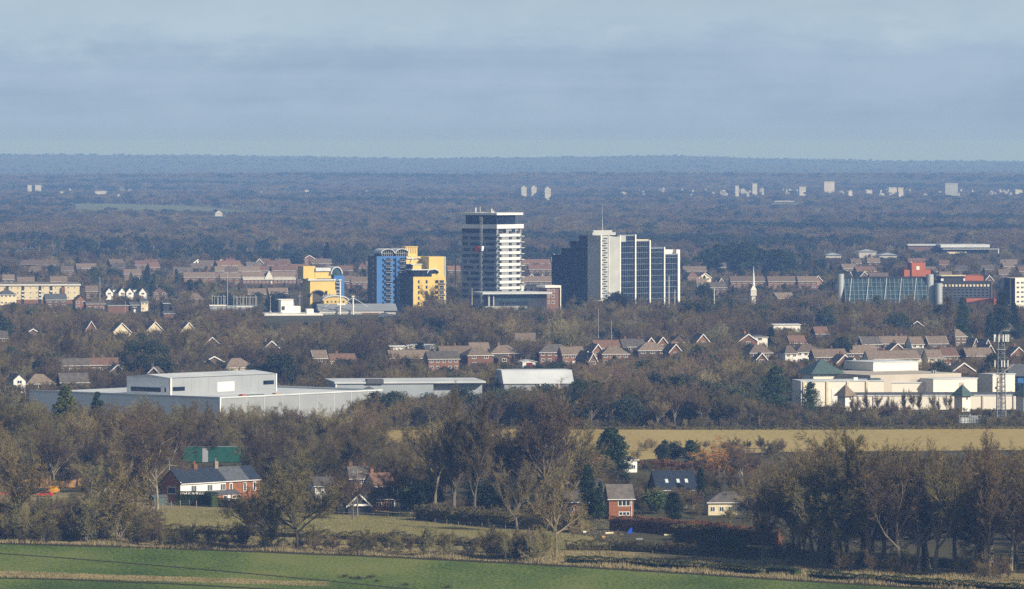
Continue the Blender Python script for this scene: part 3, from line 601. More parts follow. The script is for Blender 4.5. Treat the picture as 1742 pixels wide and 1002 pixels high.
# ------------------------------------------------------------------ houses
def slab(b, p0, p1, q0, q1, t=.22):
    """roof plane from eaves line p0-p1 up to ridge line q0-q1"""
    dn = lambda p: (p[0], p[1], p[2] - t)
    b.hexa([dn(p0), dn(p1), dn(q1), dn(q0)], [p0, p1, q1, q0])
def house(x0, x1, yr, lab, wall=None, roof=None, hr=8.0, he=5.0, phi=14, kind='gable', dep=8.5, nwin=3, chim=(.5,), barge=False, vis=None, group=None, D=None, door=True, name='house', win2=True, cat='house', wz=None):
    wall = wall or M_brickd; roof = roof or M_tile
    D = D or (CAMZ - hr) * FPX / (yr - EYE)
    h = thing(name, lab, cat, (XW(x0, D), D, 0), R(phi), group)
    Ln = (x1 - x0) * D / FPX / math.cos(R(phi))
    KEEP.append((x0 - 1, x1 + 1, (vis or YP(he - 1.5, D)) - 3, D, dep + 3)) if vis != 0 else None
    ov = .45
    if kind == 'front':
        wdt = Ln; dp = dep; mx = wdt / 2; s_ = (hr - he) / mx
        MB().prism([(0, 0), (wdt, 0), (wdt, he), (mx, hr - .25), (0, he)], 0, dp).build('wall', wall, h)
        b = MB(); slab(b, (-ov, -ov, he - ov * s_), (-ov, dp + ov, he - ov * s_), (mx, -ov, hr), (mx, dp + ov, hr)); slab(b, (wdt + ov, dp + ov, he - ov * s_), (wdt + ov, -ov, he - ov * s_), (mx, dp + ov, hr), (mx, -ov, hr)); rf = b.build('roof', roof, h)
        if barge:
            b = MB(); t = .42
            for sx_ in (-1, 1): b.hexa([(mx, -ov - .1, hr - t), (mx, -ov - .02, hr - t), (mx + sx_ * (mx + ov), -ov - .02, he - ov * s_ - t), (mx + sx_ * (mx + ov), -ov - .1, he - ov * s_ - t)], [(mx, -ov - .1, hr + .05), (mx, -ov - .02, hr + .05), (mx + sx_ * (mx + ov), -ov - .02, he - ov * s_ + .05), (mx + sx_ * (mx + ov), -ov - .1, he - ov * s_ + .05)])
            b.build('bargeboard', M_white, h)
    else:
        my = dep / 2; s_ = (hr - he) / my
        if kind == 'hip':
            MB().box(0, Ln, 0, dep, 0, he).build('wall', wall, h)
            e = he - ov * s_ * .9; hp = min(my, Ln * .35); b = MB(); i = 0
            b.v = [(-ov, -ov, e), (Ln + ov, -ov, e), (Ln + ov, dep + ov, e), (-ov, dep + ov, e), (hp, my, hr), (Ln - hp, my, hr)]
            b.f = [(0, 1, 5, 4), (1, 2, 5), (2, 3, 4, 5), (3, 0, 4), (3, 2, 1, 0)]; rf = b.build('roof', roof, h)
        else:
            MB().prismx([(0, 0), (dep, 0), (dep, he), (my, hr - .25), (0, he)], 0, Ln).build('wall', wall, h)
            b = MB(); slab(b, (Ln + .3, -ov, he - ov * s_), (-.3, -ov, he - ov * s_), (Ln + .3, my, hr), (-.3, my, hr)); slab(b, (-.3, dep + ov, he - ov * s_), (Ln + .3, dep + ov, he - ov * s_), (-.3, my, hr), (Ln + .3, my, hr)); rf = b.build('roof', roof, h)
            if barge:
                b = MB(); t = .42
                for xx in (-.42, Ln + .34):
                    for sy in (-1, 1): b.hexa([(xx, my, hr - t), (xx + .08, my, hr - t), (xx + .08, my + sy * (my + ov), he - ov * s_ - t), (xx, my + sy * (my + ov), he - ov * s_ - t)], [(xx, my, hr + .05), (xx + .08, my, hr + .05), (xx + .08, my + sy * (my + ov), he - ov * s_ + .05), (xx, my + sy * (my + ov), he - ov * s_ + .05)])
                b.build('bargeboard', M_white, h)
        MB().box(-ov, Ln + ov, -ov - .12, -ov - .01, he - ov * s_ - .16, he - ov * s_ + .02).build('gutter', M_white, h)
    for c in chim:
        u = c * Ln; yy = dep / 2
        q = MB(); q.box(u - .45, u + .45, yy - .35, yy + .35, hr - .6, hr + 1.0); c_ = q.build('chimney', M_brick if wall is not M_brickd else M_brickd, rf)
        MB().bar((u - .2, yy, hr + 1.0), (u - .2, yy, hr + 1.35), .13).bar((u + .2, yy, hr + 1.0), (u + .2, yy, hr + 1.35), .13).build('chimney_pot', M_tilered, rf)
    B_ = Bld.__new__(Bld); B_.o = h; B_.D = D; B_.phi = phi
    zs = [wz] if wz else ([.9, he - 1.65] if he > 4 else [.9])
    for zi, z0 in enumerate(zs):
        for k in range(nwin):
            c = Ln * (k + .5) / nwin; ww = min(1.9, Ln / nwin * .55)
            if door and zi == 0 and k == nwin // 2 and len(zs) > 1:
                MB().box(c - .5, c + .5, -.07, .01, .02, 2.1).build('door', M_white if random.random() < .5 else M_maroon, h); continue
            B_.win(c - ww / 2, c + ww / 2, z0, z0 + 1.25, 'f')
    return h
random.seed(4)
g = 'brown roofed houses in the estate behind the pale stone hall'
W_, F_ = M_render, 'front'
house(1440, 1494, 588, 'brown roofed brick house with two white windows behind the pale block corner', M_brickd, M_tile, nwin=3, he=5, vis=612, chim=(.4,))
house(1478, 1566, 597, 'long chestnut roofed terrace directly behind the tall pale block', M_cream, M_tile, nwin=6, vis=614, chim=(.35,))
house(1541, 1580, 593, 'pale walled house with light brown roof beside the chestnut roofed terrace', M_cream, M_tilegrey, nwin=2, vis=613, chim=())
house(1579, 1604, 595, 'dark roofed cream house with a wide white window', M_cream, M_tile, nwin=2, vis=614, chim=(), D=2385)
house(1604, 1631, 592, 'brick house with a long row of white framed windows under reddish roof', M_brick, M_tilered, nwin=3, vis=608, chim=())
house(1503, 1547, 572, 'house with a long pale ridge and several chimneys in front of the dark trees', M_brickd, M_tile, nwin=3, vis=588, chim=(.1, .6, .8))
house(1513, 1541, 584, 'dark brown gabled house with thin white verge and chimney on its peak', M_brickd, M_tile, kind=F_, barge=True, nwin=1, vis=596, chim=(.5,))
house(1551, 1572, 573, 'small house with grey window bay left of the dark cypress', M_render, M_tile, nwin=2, vis=593, chim=())
house(1581, 1613, 572, 'brown roofed house with a white sloping verge right of the dark cypress', M_brickd, M_tile, nwin=2, vis=588, chim=(.3,), barge=True)
house(1468, 1500, 573, 'greyish roofed house with bare trees pressed against its front', M_brickd, M_tilegrey, nwin=2, vis=585, chim=(), barge=True)
house(1645, 1690, 592, 'long low brown roofed house behind the lattice mast', M_brickd, M_tile, nwin=3, vis=603, chim=())
for (a, b_, yy, lb) in ((1655, 1665, 575, 'little gabled house with white verge nearest the giant redwood'), (1675, 1686, 577, 'little brick gabled house highest above the lattice mast'), (1678, 1692, 586, 'little brick gabled house just beside the antenna panels'), (1720, 1746, 590, 'wide brick gabled house beyond the lattice mast'), (1621, 1659, 617, 'broad dark gable with white verges behind the flat roofed hall'), (1424, 1450, 603, 'brick gable with bold white verge beside the green pyramid roof'), (1444, 1462, 609, 'second smaller brick gable against the pale block'), (1257, 1289, 568, 'bright brick gable with bold white verge among the trees'), (1186, 1206, 568, 'brick gable with white verge half hidden by a bare tree'), (1008, 1026, 585, 'brick gable with white verge behind the long brown roofs'), (991, 1008, 597, 'dark gable with bold white verge between brown roofs'), (1002, 1016, 600, 'dark gable with white verge stepping before another dark gable'), (1098, 1117, 574, 'brick gable with white verge, first of the adjoining pair'), (1118, 1137, 573, 'brick gable with white verge, second of the adjoining pair'), (1139, 1160, 585, 'plain brown gable with white verge beyond the adjoining brick pair')):
    house(a, b_, yy, lb, M_brick if 'brick' in lb else M_brickd, M_tile, kind=F_, barge=True, nwin=1, vis=yy + 12, chim=(.5,) if b_ - a > 20 else (), phi=18)
house(1280, 1306, 570, 'flat roofed pale house with one big white window left of a cypress', M_mall, M_slateg, kind='hip', hr=7, he=6.2, nwin=1, vis=584, chim=())
house(1276, 1314, 587, 'brown roofed house with white gutter end amid bare trees', M_brickd, M_tile, kind='hip', nwin=2, vis=600, chim=())
house(1287, 1305, 600, 'low dark garage roof with a white verge under the brown roofed house', M_brickd, M_tilegrey, kind=F_, hr=5, he=2.5, barge=True, nwin=1, vis=612, chim=())
house(1336, 1357, 588, 'white rendered house with dark windows under a darker brown roof', W_, M_tile, kind='hip', nwin=2, vis=610, chim=())
house(1355, 1399, 586, 'white rendered pair of houses with a big light brown hipped roof', W_, M_tile, kind='hip', nwin=4, vis=611, chim=(.5,), dep=10)
house(1386, 1442, 594, 'long dull brown roofed house half buried in bare branches', M_brickd, M_tile, nwin=4, vis=604, chim=(.6,))
house(1344, 1372, 571, 'small house with an orange brown roof and chimney above the white pair', M_brickd, M_tilered, nwin=2, vis=582, chim=(.1,))
house(1316, 1362, 551, 'long low white school building glimpsed through the trees', M_render, M_roofp, hr=4.2, he=3.9, nwin=7, vis=558, chim=(), name='school_building', cat='building')
house(1388, 1410, 556, 'red roofed cottage with a tiny white gable in the trees', M_brickd, M_tilered, nwin=2, vis=572, chim=())
house(664, 732, 596, 'ochre brown roofed house partly behind the golden cypress', M_brickd, M_tile, nwin=4, vis=603, chim=(.1,))
house(729, 781, 598, 'grey roofed brick terrace with white windows on two floors', M_brick, M_tilegrey, nwin=5, vis=625, chim=(), he=5.2)
house(750, 805, 589, 'brown roofed house rising behind the grey roofed brick terrace', M_brick, M_tile, nwin=3, vis=600, chim=(.1, .5))
house(796, 838, 592, 'orange brick fronted house with brown hipped roof and one window', M_brick, M_tile, kind='hip', nwin=2, vis=618, chim=(), phi=25, he=5.2)
house(835, 887, 588, 'large brown hipped roof house with a chimney stack and aerial', M_brick, M_tile, kind='hip', nwin=3, vis=614, chim=(.35,), dep=10)
house(848, 868, 604, 'low brown roofed lean house before the large hipped roof', M_brickd, M_tile, kind=F_, hr=6, nwin=1, vis=612, chim=())
house(802, 834, 583, 'long white dormer strip house behind the brown roofs', W_, M_tile, nwin=2, vis=588, hr=9, chim=())
q = house(889, 912, 612, 'small white garage with a dark red door', W_, M_roofp, kind=F_, hr=3.4, he=2.7, nwin=0, vis=624, chim=(), phi=10, name='garage', cat='garage')
MB().box(1.6, 4.2, -.1, -.01, .02, 2.2).build('garage_door', M_maroon, q)
house(918, 976, 586, 'brick semi detached houses with grey brown hipped roof', M_brick, M_tilegrey, kind='hip', nwin=5, vis=615, chim=(.35,))
house(957, 994, 590, 'brown roofed brick house adjoining the grey brown semi', M_brick, M_tile, nwin=3, vis=612, chim=(.5,))
house(1013, 1056, 579, 'reddish brown roofed house above the gables', M_brickd, M_tilered, nwin=3, vis=592, chim=())
house(1025, 1070, 589, 'brown hipped roof house with white windows among shrubs', M_brick, M_tile, kind='hip', nwin=4, vis=608, chim=(.5,))
house(1086, 1135, 583, 'brown roofed house with white dormer below the brick gable pair', M_brickd, M_tile, kind='hip', nwin=3, vis=604, chim=(), wz=3.4)
house(1060, 1098, 577, 'dark roofed house with several aerials left of the brick gable pair', M_brickd, M_tilegrey, nwin=2, vis=590, chim=(.2, .8))
house(563, 606, 602, 'orange brown roofed bungalow beside the narrow dark cypress', M_cream, M_tilered, hr=5.5, he=2.8, nwin=3, vis=612, chim=(.3,))
house(534, 556, 596, 'brown roofed house with white verge left of the narrow dark cypress', M_brickd, M_tile, nwin=1, vis=606, chim=(), barge=True)
house(664, 690, 588, 'flat roofed classroom with a bright white fascia', M_render, M_roofp, hr=4.0, he=3.7, nwin=3, vis=592, chim=(), cat='classroom')
house(693, 740, 586, 'longer flat roofed classroom with a bright white fascia', M_render, M_roofp, hr=4.0, he=3.7, nwin=5, vis=590, chim=(), cat='classroom')
# left suburb
house(146, 164, 546, 'brick gable with bright sunlit verge, first of four in the wood', M_brick, M_tile, kind=F_, barge=True, nwin=0, vis=556, chim=(), hr=9)
house(193, 222, 549, 'broad yellow brick gable with white verge, second of four in the wood', M_cream, M_tile, kind=F_, barge=True, nwin=0, vis=561, chim=(), hr=9)
house(250, 278, 547, 'yellow brick gable with tall chimney, third of four in the wood', M_cream, M_tile, kind=F_, barge=True, nwin=0, vis=558, chim=(.6,), hr=9)
house(308, 334, 548, 'dull brick gable with thin verge, last of four in the wood', M_cream, M_tile, kind=F_, barge=True, nwin=0, vis=556, chim=(), hr=9)
house(103, 151, 610, 'long grey roofed bungalow deep in the wood', M_brickd, M_tilegrey, hr=6, he=3.4, nwin=4, vis=622, chim=())
house(152, 201, 609, 'reddish roofed bungalow with small chimneys deep in the wood', M_brickd, M_tilered, hr=6, he=3.4, nwin=4, vis=621, chim=(.2, .5))
house(188, 211, 620, 'small gable with thin white verge near the grey hedge', M_brickd, M_tile, kind=F_, barge=True, nwin=1, vis=630, chim=(), hr=6, he=3.5)
house(23, 43, 636, 'white gabled dormer house with dark roof', W_, M_tilegrey, kind=F_, nwin=1, vis=654, chim=(), hr=7, phi=20)
house(46, 92, 637, 'mottled brown roofed bungalow beside the white dormer house', M_brickd, M_tile, hr=6, he=2.8, kind='hip', nwin=3, vis=650, chim=())
house(103, 150, 635, 'grey brown roofed bungalow above the long warehouse roof', M_brickd, M_tilegrey, hr=6, he=2.8, nwin=3, vis=648, chim=())
house(348, 380, 606, 'white verged gable with a second gable nested in it', M_brickd, M_tile, kind=F_, barge=True, nwin=0, vis=616, chim=(), hr=7)
house(384, 432, 610, 'sandy brown roofed bungalow behind the big warehouse', M_cream, M_tile, hr=6.5, he=3.2, kind='hip', nwin=3, vis=626, chim=(), phi=25)
house(0, 14, 563, 'grey roofed house at the edge of the wood', M_brickd, M_tilegrey, nwin=1, vis=575, chim=())
house(50, 62, 559, 'tiny brick gable peeping from the trees', M_brickd, M_tile, kind=F_, barge=True, nwin=0, vis=567, chim=(), hr=6)
# white gabled cottages
for k, (a, b_, lb) in enumerate(((180, 192, 'first white gabled cottage, beside the tall greenish mast'), (202, 214, 'second white gabled cottage, before the orange chimney'), (215, 227, 'third white gabled cottage, close against its neighbour'), (237, 249, 'fourth white gabled cottage, standing apart by a low white wall'))):
    house(a, b_, 489, lb, M_white, M_slateg, kind=F_, nwin=1, vis=502, chim=(.8,) if k == 1 else (), hr=7.2, he=4.6, phi=16, group='row of small white gabled cottages', dep=7)
for a, b_ in ((192, 201), (227, 236), (249, 254)):
    D = 3455; o = thing('low_white_wing', {192: 'low white link wall between the first two white cottages', 227: 'low white link wall before the last white cottage', 249: 'low white end wall after the last white cottage'}[a], 'outbuilding', (XW(a, D), D, 0), R(16))
    MB().box(0, (b_-a) * D / FPX, 0, 5, 0, ZW(493, D)).build('wall', M_white, o); MB().box(-.2, (b_-a) * D / FPX + .2, -.3, 5.2, ZW(493, D) + .01, ZW(492, D)).build('roof', M_slateg, o)
# cream flats at left edge
A = Bld('cream_apartment_block', 'long cream four storey flats with white roof edge and stair recesses', 'apartment block', -28, 3360, 6, keep=(-30, 137, 515))
w = A.L(162)
A.part('wall', [(0, w, 0, 12, A.z(510), A.z(486))], M_cream); A.part('brick_base', [(0, w, 0.05, 12, 0, A.z(510) - .01)], M_brick)
A.part('roof', [(-.6, w + .8, -.8, 12.6, A.z(486) + .01, A.z(484))], M_white); A.part('roof_back', [(0, w, 3, 12, A.z(484) + .01, A.z(480.5))], M_tilegrey)
for i, px in enumerate((64, 93, 112, 132, 38)):
    x_ = A.L(px); A.part('dark_recess_strip', [(x_, x_ + 1.5, -.12, -.01, 0, A.z(487))], M_dark)
    for r_ in range(3): MB().box(x_ + .1, x_ + 1.4, -.5, -.13, A.z(497 + 6 * r_), A.z(494.5 + 6 * r_)).build('balcony', M_white, A.o)
for r_ in range(3):
    for k in range(15):
        x_ = 1.2 + k * 3.6; A.win(x_, x_ + .8, A.z(491 + 8.2 * r_), A.z(488.8 + 8.2 * r_), 'f', M_white, M_glass, bars=0, t=.08)
A.part('brick_stair_tower', [(A.L(131.5), A.L(137.5), -1.2, -.02, 0, A.z(489))], M_brick)
house(0, 27, 492, 'cream hipped roof villa with a white chimney before the long flats', M_cream, M_slateg, kind='hip', nwin=4, vis=518, chim=(.4,), hr=8.5, he=6.2, D=3330, phi=18)
house(78, 113, 500, 'dark roofed house with a lit white dormer before the long flats', M_brickd, M_slateg, nwin=3, vis=514, chim=(.9,), hr=8)
house(128, 147, 502, 'orange brick cottage at the foot of the cream flats', M_brick, M_tile, kind=F_, nwin=2, vis=524, chim=(), hr=8)
house(147, 178, 513, 'low red brick shed with white trim by the tall greenish mast', M_brick, M_tilegrey, nwin=3, vis=525, chim=(), hr=5, he=3.8, cat='shed')
house(184, 218, 518, 'long low red brick shed with a plain roof', M_brick, M_slateg, nwin=0, vis=532, chim=(), hr=5, he=4.4, cat='shed')
house(222, 236, 514, 'dark sided workshop beside the long red shed', M_dark, M_slateg, nwin=1, vis=532, chim=(), hr=6, he=4.6, cat='workshop')
house(240, 252, 508, 'cream walled workshop with small red gable above', M_cream, M_slateg, nwin=2, vis=531, chim=(.3,), hr=7, he=5.4, cat='workshop')
house(279, 299, 530, 'red brick garage block deep among trees', M_brick, M_slateg, nwin=0, vis=540, chim=(), hr=5, he=4, cat='garage block')
house(278, 288, 514, 'tall black sided workshop beside bare trees', M_dark, M_slateg, nwin=0, vis=534, chim=(), hr=8, he=7.4, cat='workshop')
# rows of old red roofed terraces behind the centre
q = house(413, 504, 462, 'long terrace with a cream upper storey and one big cream gable', M_brick, M_tile, nwin=14, vis=484, chim=(), he=4.6, hr=8.2, phi=4)
D = (CAMZ - 8.2) * FPX / (462 - EYE); ln = 91 * D / FPX / math.cos(R(4))
b = MB()
for a0, a1 in ((.1, ln * .40), (ln * .58, ln - .1)): b.box(a0, a1, -.25, -.02, 2.9, 4.7)
b.prism([(ln * .40, 2.9), (ln * .58, 2.9), (ln * .49, 8.9)], -.6, 3); b.build('cream_front', M_render, q)
tl = [(313, 366, 463, 'brown roofed brick terrace with a white door end'), (375, 409, 464, 'square brown brick block with a pale lower window row'), (505, 522, 464, 'brown end house touching the yellow stepped flats'), (366, 442, 453, 'long thin brown roof row above the square brick block'), (443, 503, 452, 'long red brown roof row above the cream fronted terrace'), (455, 490, 443, 'reddish hipped roof high behind the rows'), (327, 345, 441, 'white gabled house among the dark rows', F_), (368, 384, 441, 'second white gabled house with a steep dark roof', F_), (385, 400, 440, 'orange hipped roof beside the steep dark roof'), (434, 447, 440, 'small gable with a thin white verge in the rows', F_), (249, 268, 441, 'red roofed house beside a big bare tree'), (211, 240, 458, 'long pale ridged house left of a dark conifer'), (230, 265, 443, 'red roofs in the bare trees above the white cottages'), (45, 88, 442, 'red roofed terrace above the long cream flats'), (30, 58, 471, 'brown roof with pale ridge just above the flats'), (86, 114, 470, 'olive brown roof right above the flats'), (5, 24, 467, 'white gables peering over the flats'), (146, 166, 486, 'low brown houses between flats and greenish mast'),
      (515, 537, 434, 'bright orange brick gable on the skyline of roofs', F_), (540, 556, 440, 'steep orange tiled slope beside the orange gable'), (575, 600, 452, 'dull red roof right of the yellow stepped flats'), (586, 605, 470, 'brick house with white windows behind the blue end wing'), (598, 625, 471, 'brick house with a blue shop front strip'), (610, 624, 448, 'red hipped roof left of the blue block', 'hip'), (762, 783, 452, 'pinkish brown roofs between yellow block and banded tower'),
      (889, 936, 441, 'uppermost red brown terrace right of the banded tower'), (900, 939, 450, 'middle red brown terrace with three white dormers'), (889, 953, 470, 'long brown mansard terrace with white windows right of the banded tower'), (896, 912, 466, 'orange gable between the terraces', F_), (919, 926, 466, 'small dark gable between the terraces', F_),
      (1163, 1202, 453, 'brown roofs just beyond the glass office'), (1170, 1189, 464, 'orange tiled house with deep shaded side', 'hip'), (1189, 1210, 464, 'sandy gable with pale wall below', F_), (1205, 1236, 447, 'long grey roof below the dark evergreens'), (1186, 1202, 474, 'low brown roof beneath the sandy gable'), (1204, 1236, 480, 'low grey roofed bungalow with pale windows'), (1222, 1232, 473, 'tiny gable with white verge over the grey bungalow', F_), (1232, 1243, 445, 'slim gable with a white verge under the evergreens', F_), (1247, 1256, 444, 'second slim gable with a white verge under the evergreens', F_),
      (1243, 1301, 470, 'first brick terrace behind the white spire'), (1307, 1354, 470, 'second brick terrace with five lit windows right of the spire'), (1358, 1390, 470, 'third brick terrace ending in a gable'), (1384, 1399, 469, 'brick gable end of the third terrace', F_), (1443, 1450, 462, 'small white verged gable over the leaning glass', F_), (1463, 1478, 462, 'second small white verged gable over the leaning glass', F_), (1480, 1512, 464, 'pair of low roofs over the leaning glass'), (1600, 1620, 462, 'cottage roof with white gable above the dark office'), (1676, 1690, 468, 'white fronted cottage right of the dark office', F_), (1700, 1716, 458, 'small pale roofed house near the concrete flats')]
for t in tl:
    kd = t[4] if len(t) > 4 else 'gable'; lb = t[3]; w_ = t[1] - t[0]
    wm = M_white if 'white gable' in lb and kd == F_ else (M_cream if 'sandy' in lb else (M_brick if 'brick' in lb or 'orange' in lb else M_brickd))
    rm = M_tilered if 'red' in lb or 'orange' in lb or 'pink' in lb else (M_tilegrey if 'grey' in lb else M_tile)
    lit = 'white' in lb or 'lit' in lb or 'brick' in lb
    hh = 10 if 'mansard' in lb else 8
    house(t[0], t[1], t[2], lb, wm, rm, kind=kd, nwin=max(1, w_ // 9), vis=t[2] + (15 if lit else 9), chim=tuple((i + .5) / max(1, w_ // 18) for i in range(max(1, w_ // 18))) if kd != F_ else (), barge=(kd == F_), phi=(6 if kd != F_ else 20), hr=hh, he=hh - 3, door=False)
# filler roofs among the trees of the far suburb: nothing tells them apart
rh = random.Random(11)
spots = []
for k in range(400):
    if len(spots) >= 34: break
    x_ = rh.uniform(0, 1742); y_ = rh.uniform(439, 456); wd = rh.uniform(16, 40)
    if 500 < x_ < 790 and y_ > 450 or 780 < x_ + wd and x_ < 895 or 940 < x_ + wd and x_ < 1165 or 1165 < x_ < 1420: continue
    if any(abs(x_ - a) < 26 and abs(y_ - c) < 4 for a, c in spots): continue
    if any(not (k0 > x_ + wd or k1 < x_) and y_ > 447 for k0, k1, *_ in KEEP if False): continue
    spots.append((x_, y_)); house(x_, x_ + wd, y_, 'brown or red tiled roof half sunk in bare trees of the far suburb', M_brickd, rh.choice([M_tile, M_tile, M_tilered, M_tilegrey]), nwin=max(1, int(wd // 10)), vis=y_ + 7, chim=(.3,), phi=rh.uniform(-20, 25), group='half hidden far suburb roofs', door=False)
sp2 = []
for (xa, xb, ya, yb, n) in ((0, 620, 560, 640, 5), (640, 1250, 560, 575, 2), (1250, 1742, 545, 600, 4), (0, 480, 470, 500, 9), (1150, 1430, 475, 500, 2)):
    c_ = 0
    for k in range(200):
        if c_ >= n: break
        x_ = rh.uniform(xa, xb); y_ = rh.uniform(ya, yb); wd = rh.uniform(18, 34)
        if any(k0 - 4 < x_ + wd and k1 + 4 > x_ and abs(YP(6, k3) - y_) < 22 for k0, k1, k2, k3, k4 in KEEP): continue
        c_ += 1; house(x_, x_ + wd, y_, 'brown roofed house showing in scraps through the middle woodland', M_brickd, rh.choice([M_tile, M_tilegrey]), nwin=2, vis=y_ + 6, chim=(.3,), phi=rh.uniform(-10, 30), group='houses glimpsed through the middle woodland', door=False, barge=rh.random() < .5, kind=rh.choice(['gable', 'hip', 'front']))
# ------------------------------------------------------------------ warehouses
A = Bld('lower_warehouse', 'long low grey sheet clad warehouse with a bright roof edge', 'warehouse', 374, 1894, 50, keep=(374, 640, 679))
KEEP.append((40, 373, 671, 1894, 60))
A.L = lambda w: w * .1894 / math.cos(R(50)); L1 = 79; W1 = 86; z1 = 9.6
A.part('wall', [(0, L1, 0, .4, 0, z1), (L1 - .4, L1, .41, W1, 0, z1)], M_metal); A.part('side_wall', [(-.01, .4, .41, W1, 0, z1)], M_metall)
A.part('roof', [(.41, L1 - .41, .41, W1, z1 - .6, z1 - .2)], M_roofp)
A.part('roof_edge', [(-.25, L1 + .2, -.25, .5, z1 + .01, z1 + .5), (-.25, .5, .51, W1, z1 + .01, z1 + .5), (L1 - .4, L1 + .2, .51, W1, z1 + .01, z1 + .5)], M_roofp)
A.part('corner_trim', [(-.3, .3, -.3, -.02, 0, z1)], M_white)
for k in range(9): A.part('downpipe', [(4 + 8.5 * k, 4.2 + 8.5 * k, -.14, -.01, 0, z1)], M_roofp)
A.part('roof_light', [(18, 30, 8, 8.6, z1 - .19, z1 + .3)], M_teal); A.part('hatch', [(30, 31.4, 3, 4.4, z1 - .19, z1 + .7)], M_orangew); A.part('hatch', [(14, 15.4, 3, 4.4, z1 - .19, z1 + .8)], M_redp)
B2 = Bld('tall_warehouse', 'taller grey sheet clad warehouse block with one large pale panel rising over the low warehouse', 'warehouse', 290, 1917, 49, keep=(213, 463, 672))
L2 = 50; W2 = 20; z2 = 15.3; z0 = z1 + .55
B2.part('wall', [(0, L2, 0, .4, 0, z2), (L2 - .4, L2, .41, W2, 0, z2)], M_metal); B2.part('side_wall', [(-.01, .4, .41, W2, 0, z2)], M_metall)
b = MB(); b.prismx([(-.4, z2 + .02), (W2 / 2, z2 + 1.0), (W2 + .3, z2 + .02)], -.5, L2 + .3); b.build('roof', M_roofp, B2.o)
B2.part('corner_trim', [(-.3, .35, -.3, -.02, 0, z2)], M_white); B2.part('corner_trim', [(L2 - .2, L2 + .3, -.3, -.02, 0, z2)], M_white)
B2.part('pale_panel', [(22, 30, -.12, -.01, z0, z2 - 2.0)], M_render)
B2.part('strip_window', [(1.0, 6.6, -.12, -.01, 11.0, 12.3)], M_glassb); B2.part('strip_window', [(44, 49, -.12, -.01, 11.8, 13.1)], M_glassb)
B2.part('strip_window', [(-.14, -.02, 2, 18, 10.6, 12.0)], M_dark); B2.part('side_door', [(-.2, -.15, 2.6, 4.2, 10.4, 12.2)], M_carw)
for k in range(12): B2.part('seam', [(1.8 + 4 * k, 1.9 + 4 * k, -.05, -.012, z0, z2)], M_metald) if not 20 < 1.8 + 4 * k < 31 else None
for k in range(5): B2.part('seam', [(0, L2, -.03, -.005, z0 + .9 * k + .4, z0 + .9 * k + .46)], M_metald)
A = Bld('grey_depot', 'low grey depot with white roof line and dark hipped annex beyond the warehouse', 'depot', 572, 2010, 8, keep=(565, 826, 664))
A.part('wall', [(0, A.L(165), 0, 25, 0, A.z(653))], M_metald); A.part('roof', [(-.6, A.L(254), -.6, 30, A.z(652.8), A.z(649.6))], M_roofp)
A.part('rear_wall', [(A.L(165) + .02, A.L(250), 3, 25, 0, A.z(653))], M_metald); A.part('corner_trim', [(-.3, .2, -.3, -.02, 0, A.z(653))], M_white)
A.part('dark_monitor', [(A.L(52), A.L(80), -1, 5, A.z(653), A.z(650) + .9)], M_slateg)
b = MB(); b.pyramid(A.L(22), A.L(76), -22, -2, A.z(668), A.z(655)); b.box(A.L(24), A.L(74), -20, -4, 0, A.z(668)); b.build('hipped_annex', M_slateg, A.o)
A = Bld('white_shed', 'plain white walled industrial shed standing alone behind dark trees', 'industrial shed', 858, 2065, 6, keep=(857, 976, 652))
A.part('wall', [(0, A.L(118), 0, 22, 0, A.z(652))], M_metal)
b = MB(); b.prismx([(-.5, A.z(653)), (-.5, A.z(652)), (6, A.z(633)), (7, A.z(631)), (28, A.z(633)), (28, A.z(653))], -.4, A.L(118.5)); b.build('sloped_roof', M_roofp, A.o)
A.part('pillar', [(A.L(60 + 8 * k), A.L(61.5 + 8 * k), -.5, -.1, 0, A.z(652)) for k in range(5)], M_white)

# ------------------------------------------------------------------ pale stone hall complex (right)
def rock(name, lab, px, D, phi, wl, ws, yt, keep, cat='hall', shade=True):
    A = Bld(name, lab, cat, px, D, phi, keep=keep); l = A.L(wl); w = A.W(ws) if ws else 14; zt = A.z(yt)
    A.part('wall', [(0, l, 0, w, 0, zt)], M_mall); A.part('side_wall', [(-.08, -.01, 0, w, 0, zt)], M_mall)
    A.part('coping', [(-.25, l + .25, -.25, w, zt + .01, zt + .35)], M_roofp)
    return A, l, w, zt
A, l, w, zt = rock('tall_stone_hall', 'tallest blank pale stone block with one small square louvre', 1486, 2110, 35, 80, 46, 617.5, (1441, 1567, 646))
A.part('louvre', [(l * .44, l * .55, -.1, -.01, A.z(640), A.z(632))], M_malld); A.part('dark_recess_strip', [(-.12, -.081, w * .72, w - .5, A.z(645), A.z(630))], M_dark)  # dark strip paints the deep shadow in the notch
A, l, w, zt = rock('mid_stone_hall', 'pale stone block with a small square vent and a slim pyramid hut before it', 1588, 2075, 30, 78, 20, 646, (1566, 1690, 671))
A.part('louvre', [(l * .58, l * .70, -.1, -.01, A.z(660), A.z(651.5))], M_malld)
A.part('roof_deck', [(-20, l, 10, 50, 0, A.z(641) + .6)], M_malld); A.part('roof_unit', [(l*.5, l*.52, 14, 15, A.z(641)+.6, A.z(641)+1.6), (l*.55, l*.57, 14, 15, A.z(641)+.6, A.z(641)+1.6)], M_metald)
A, l, w, zt = rock('end_stone_hall', 'pale stone block half crossed by the lattice mast', 1689, 2120, 35, 40, 22, 638, (1666, 1730, 664))
A.part('vent', [(1, 2, -.1, -.01, A.z(662), A.z(658))], M_dark)
A, l, w, zt = rock('low_stone_hall', 'long low pale stone front with pilasters and a tall narrow panel', 1363, 2050, 10, 142, 0, 649.5, (1360, 1506, 678))
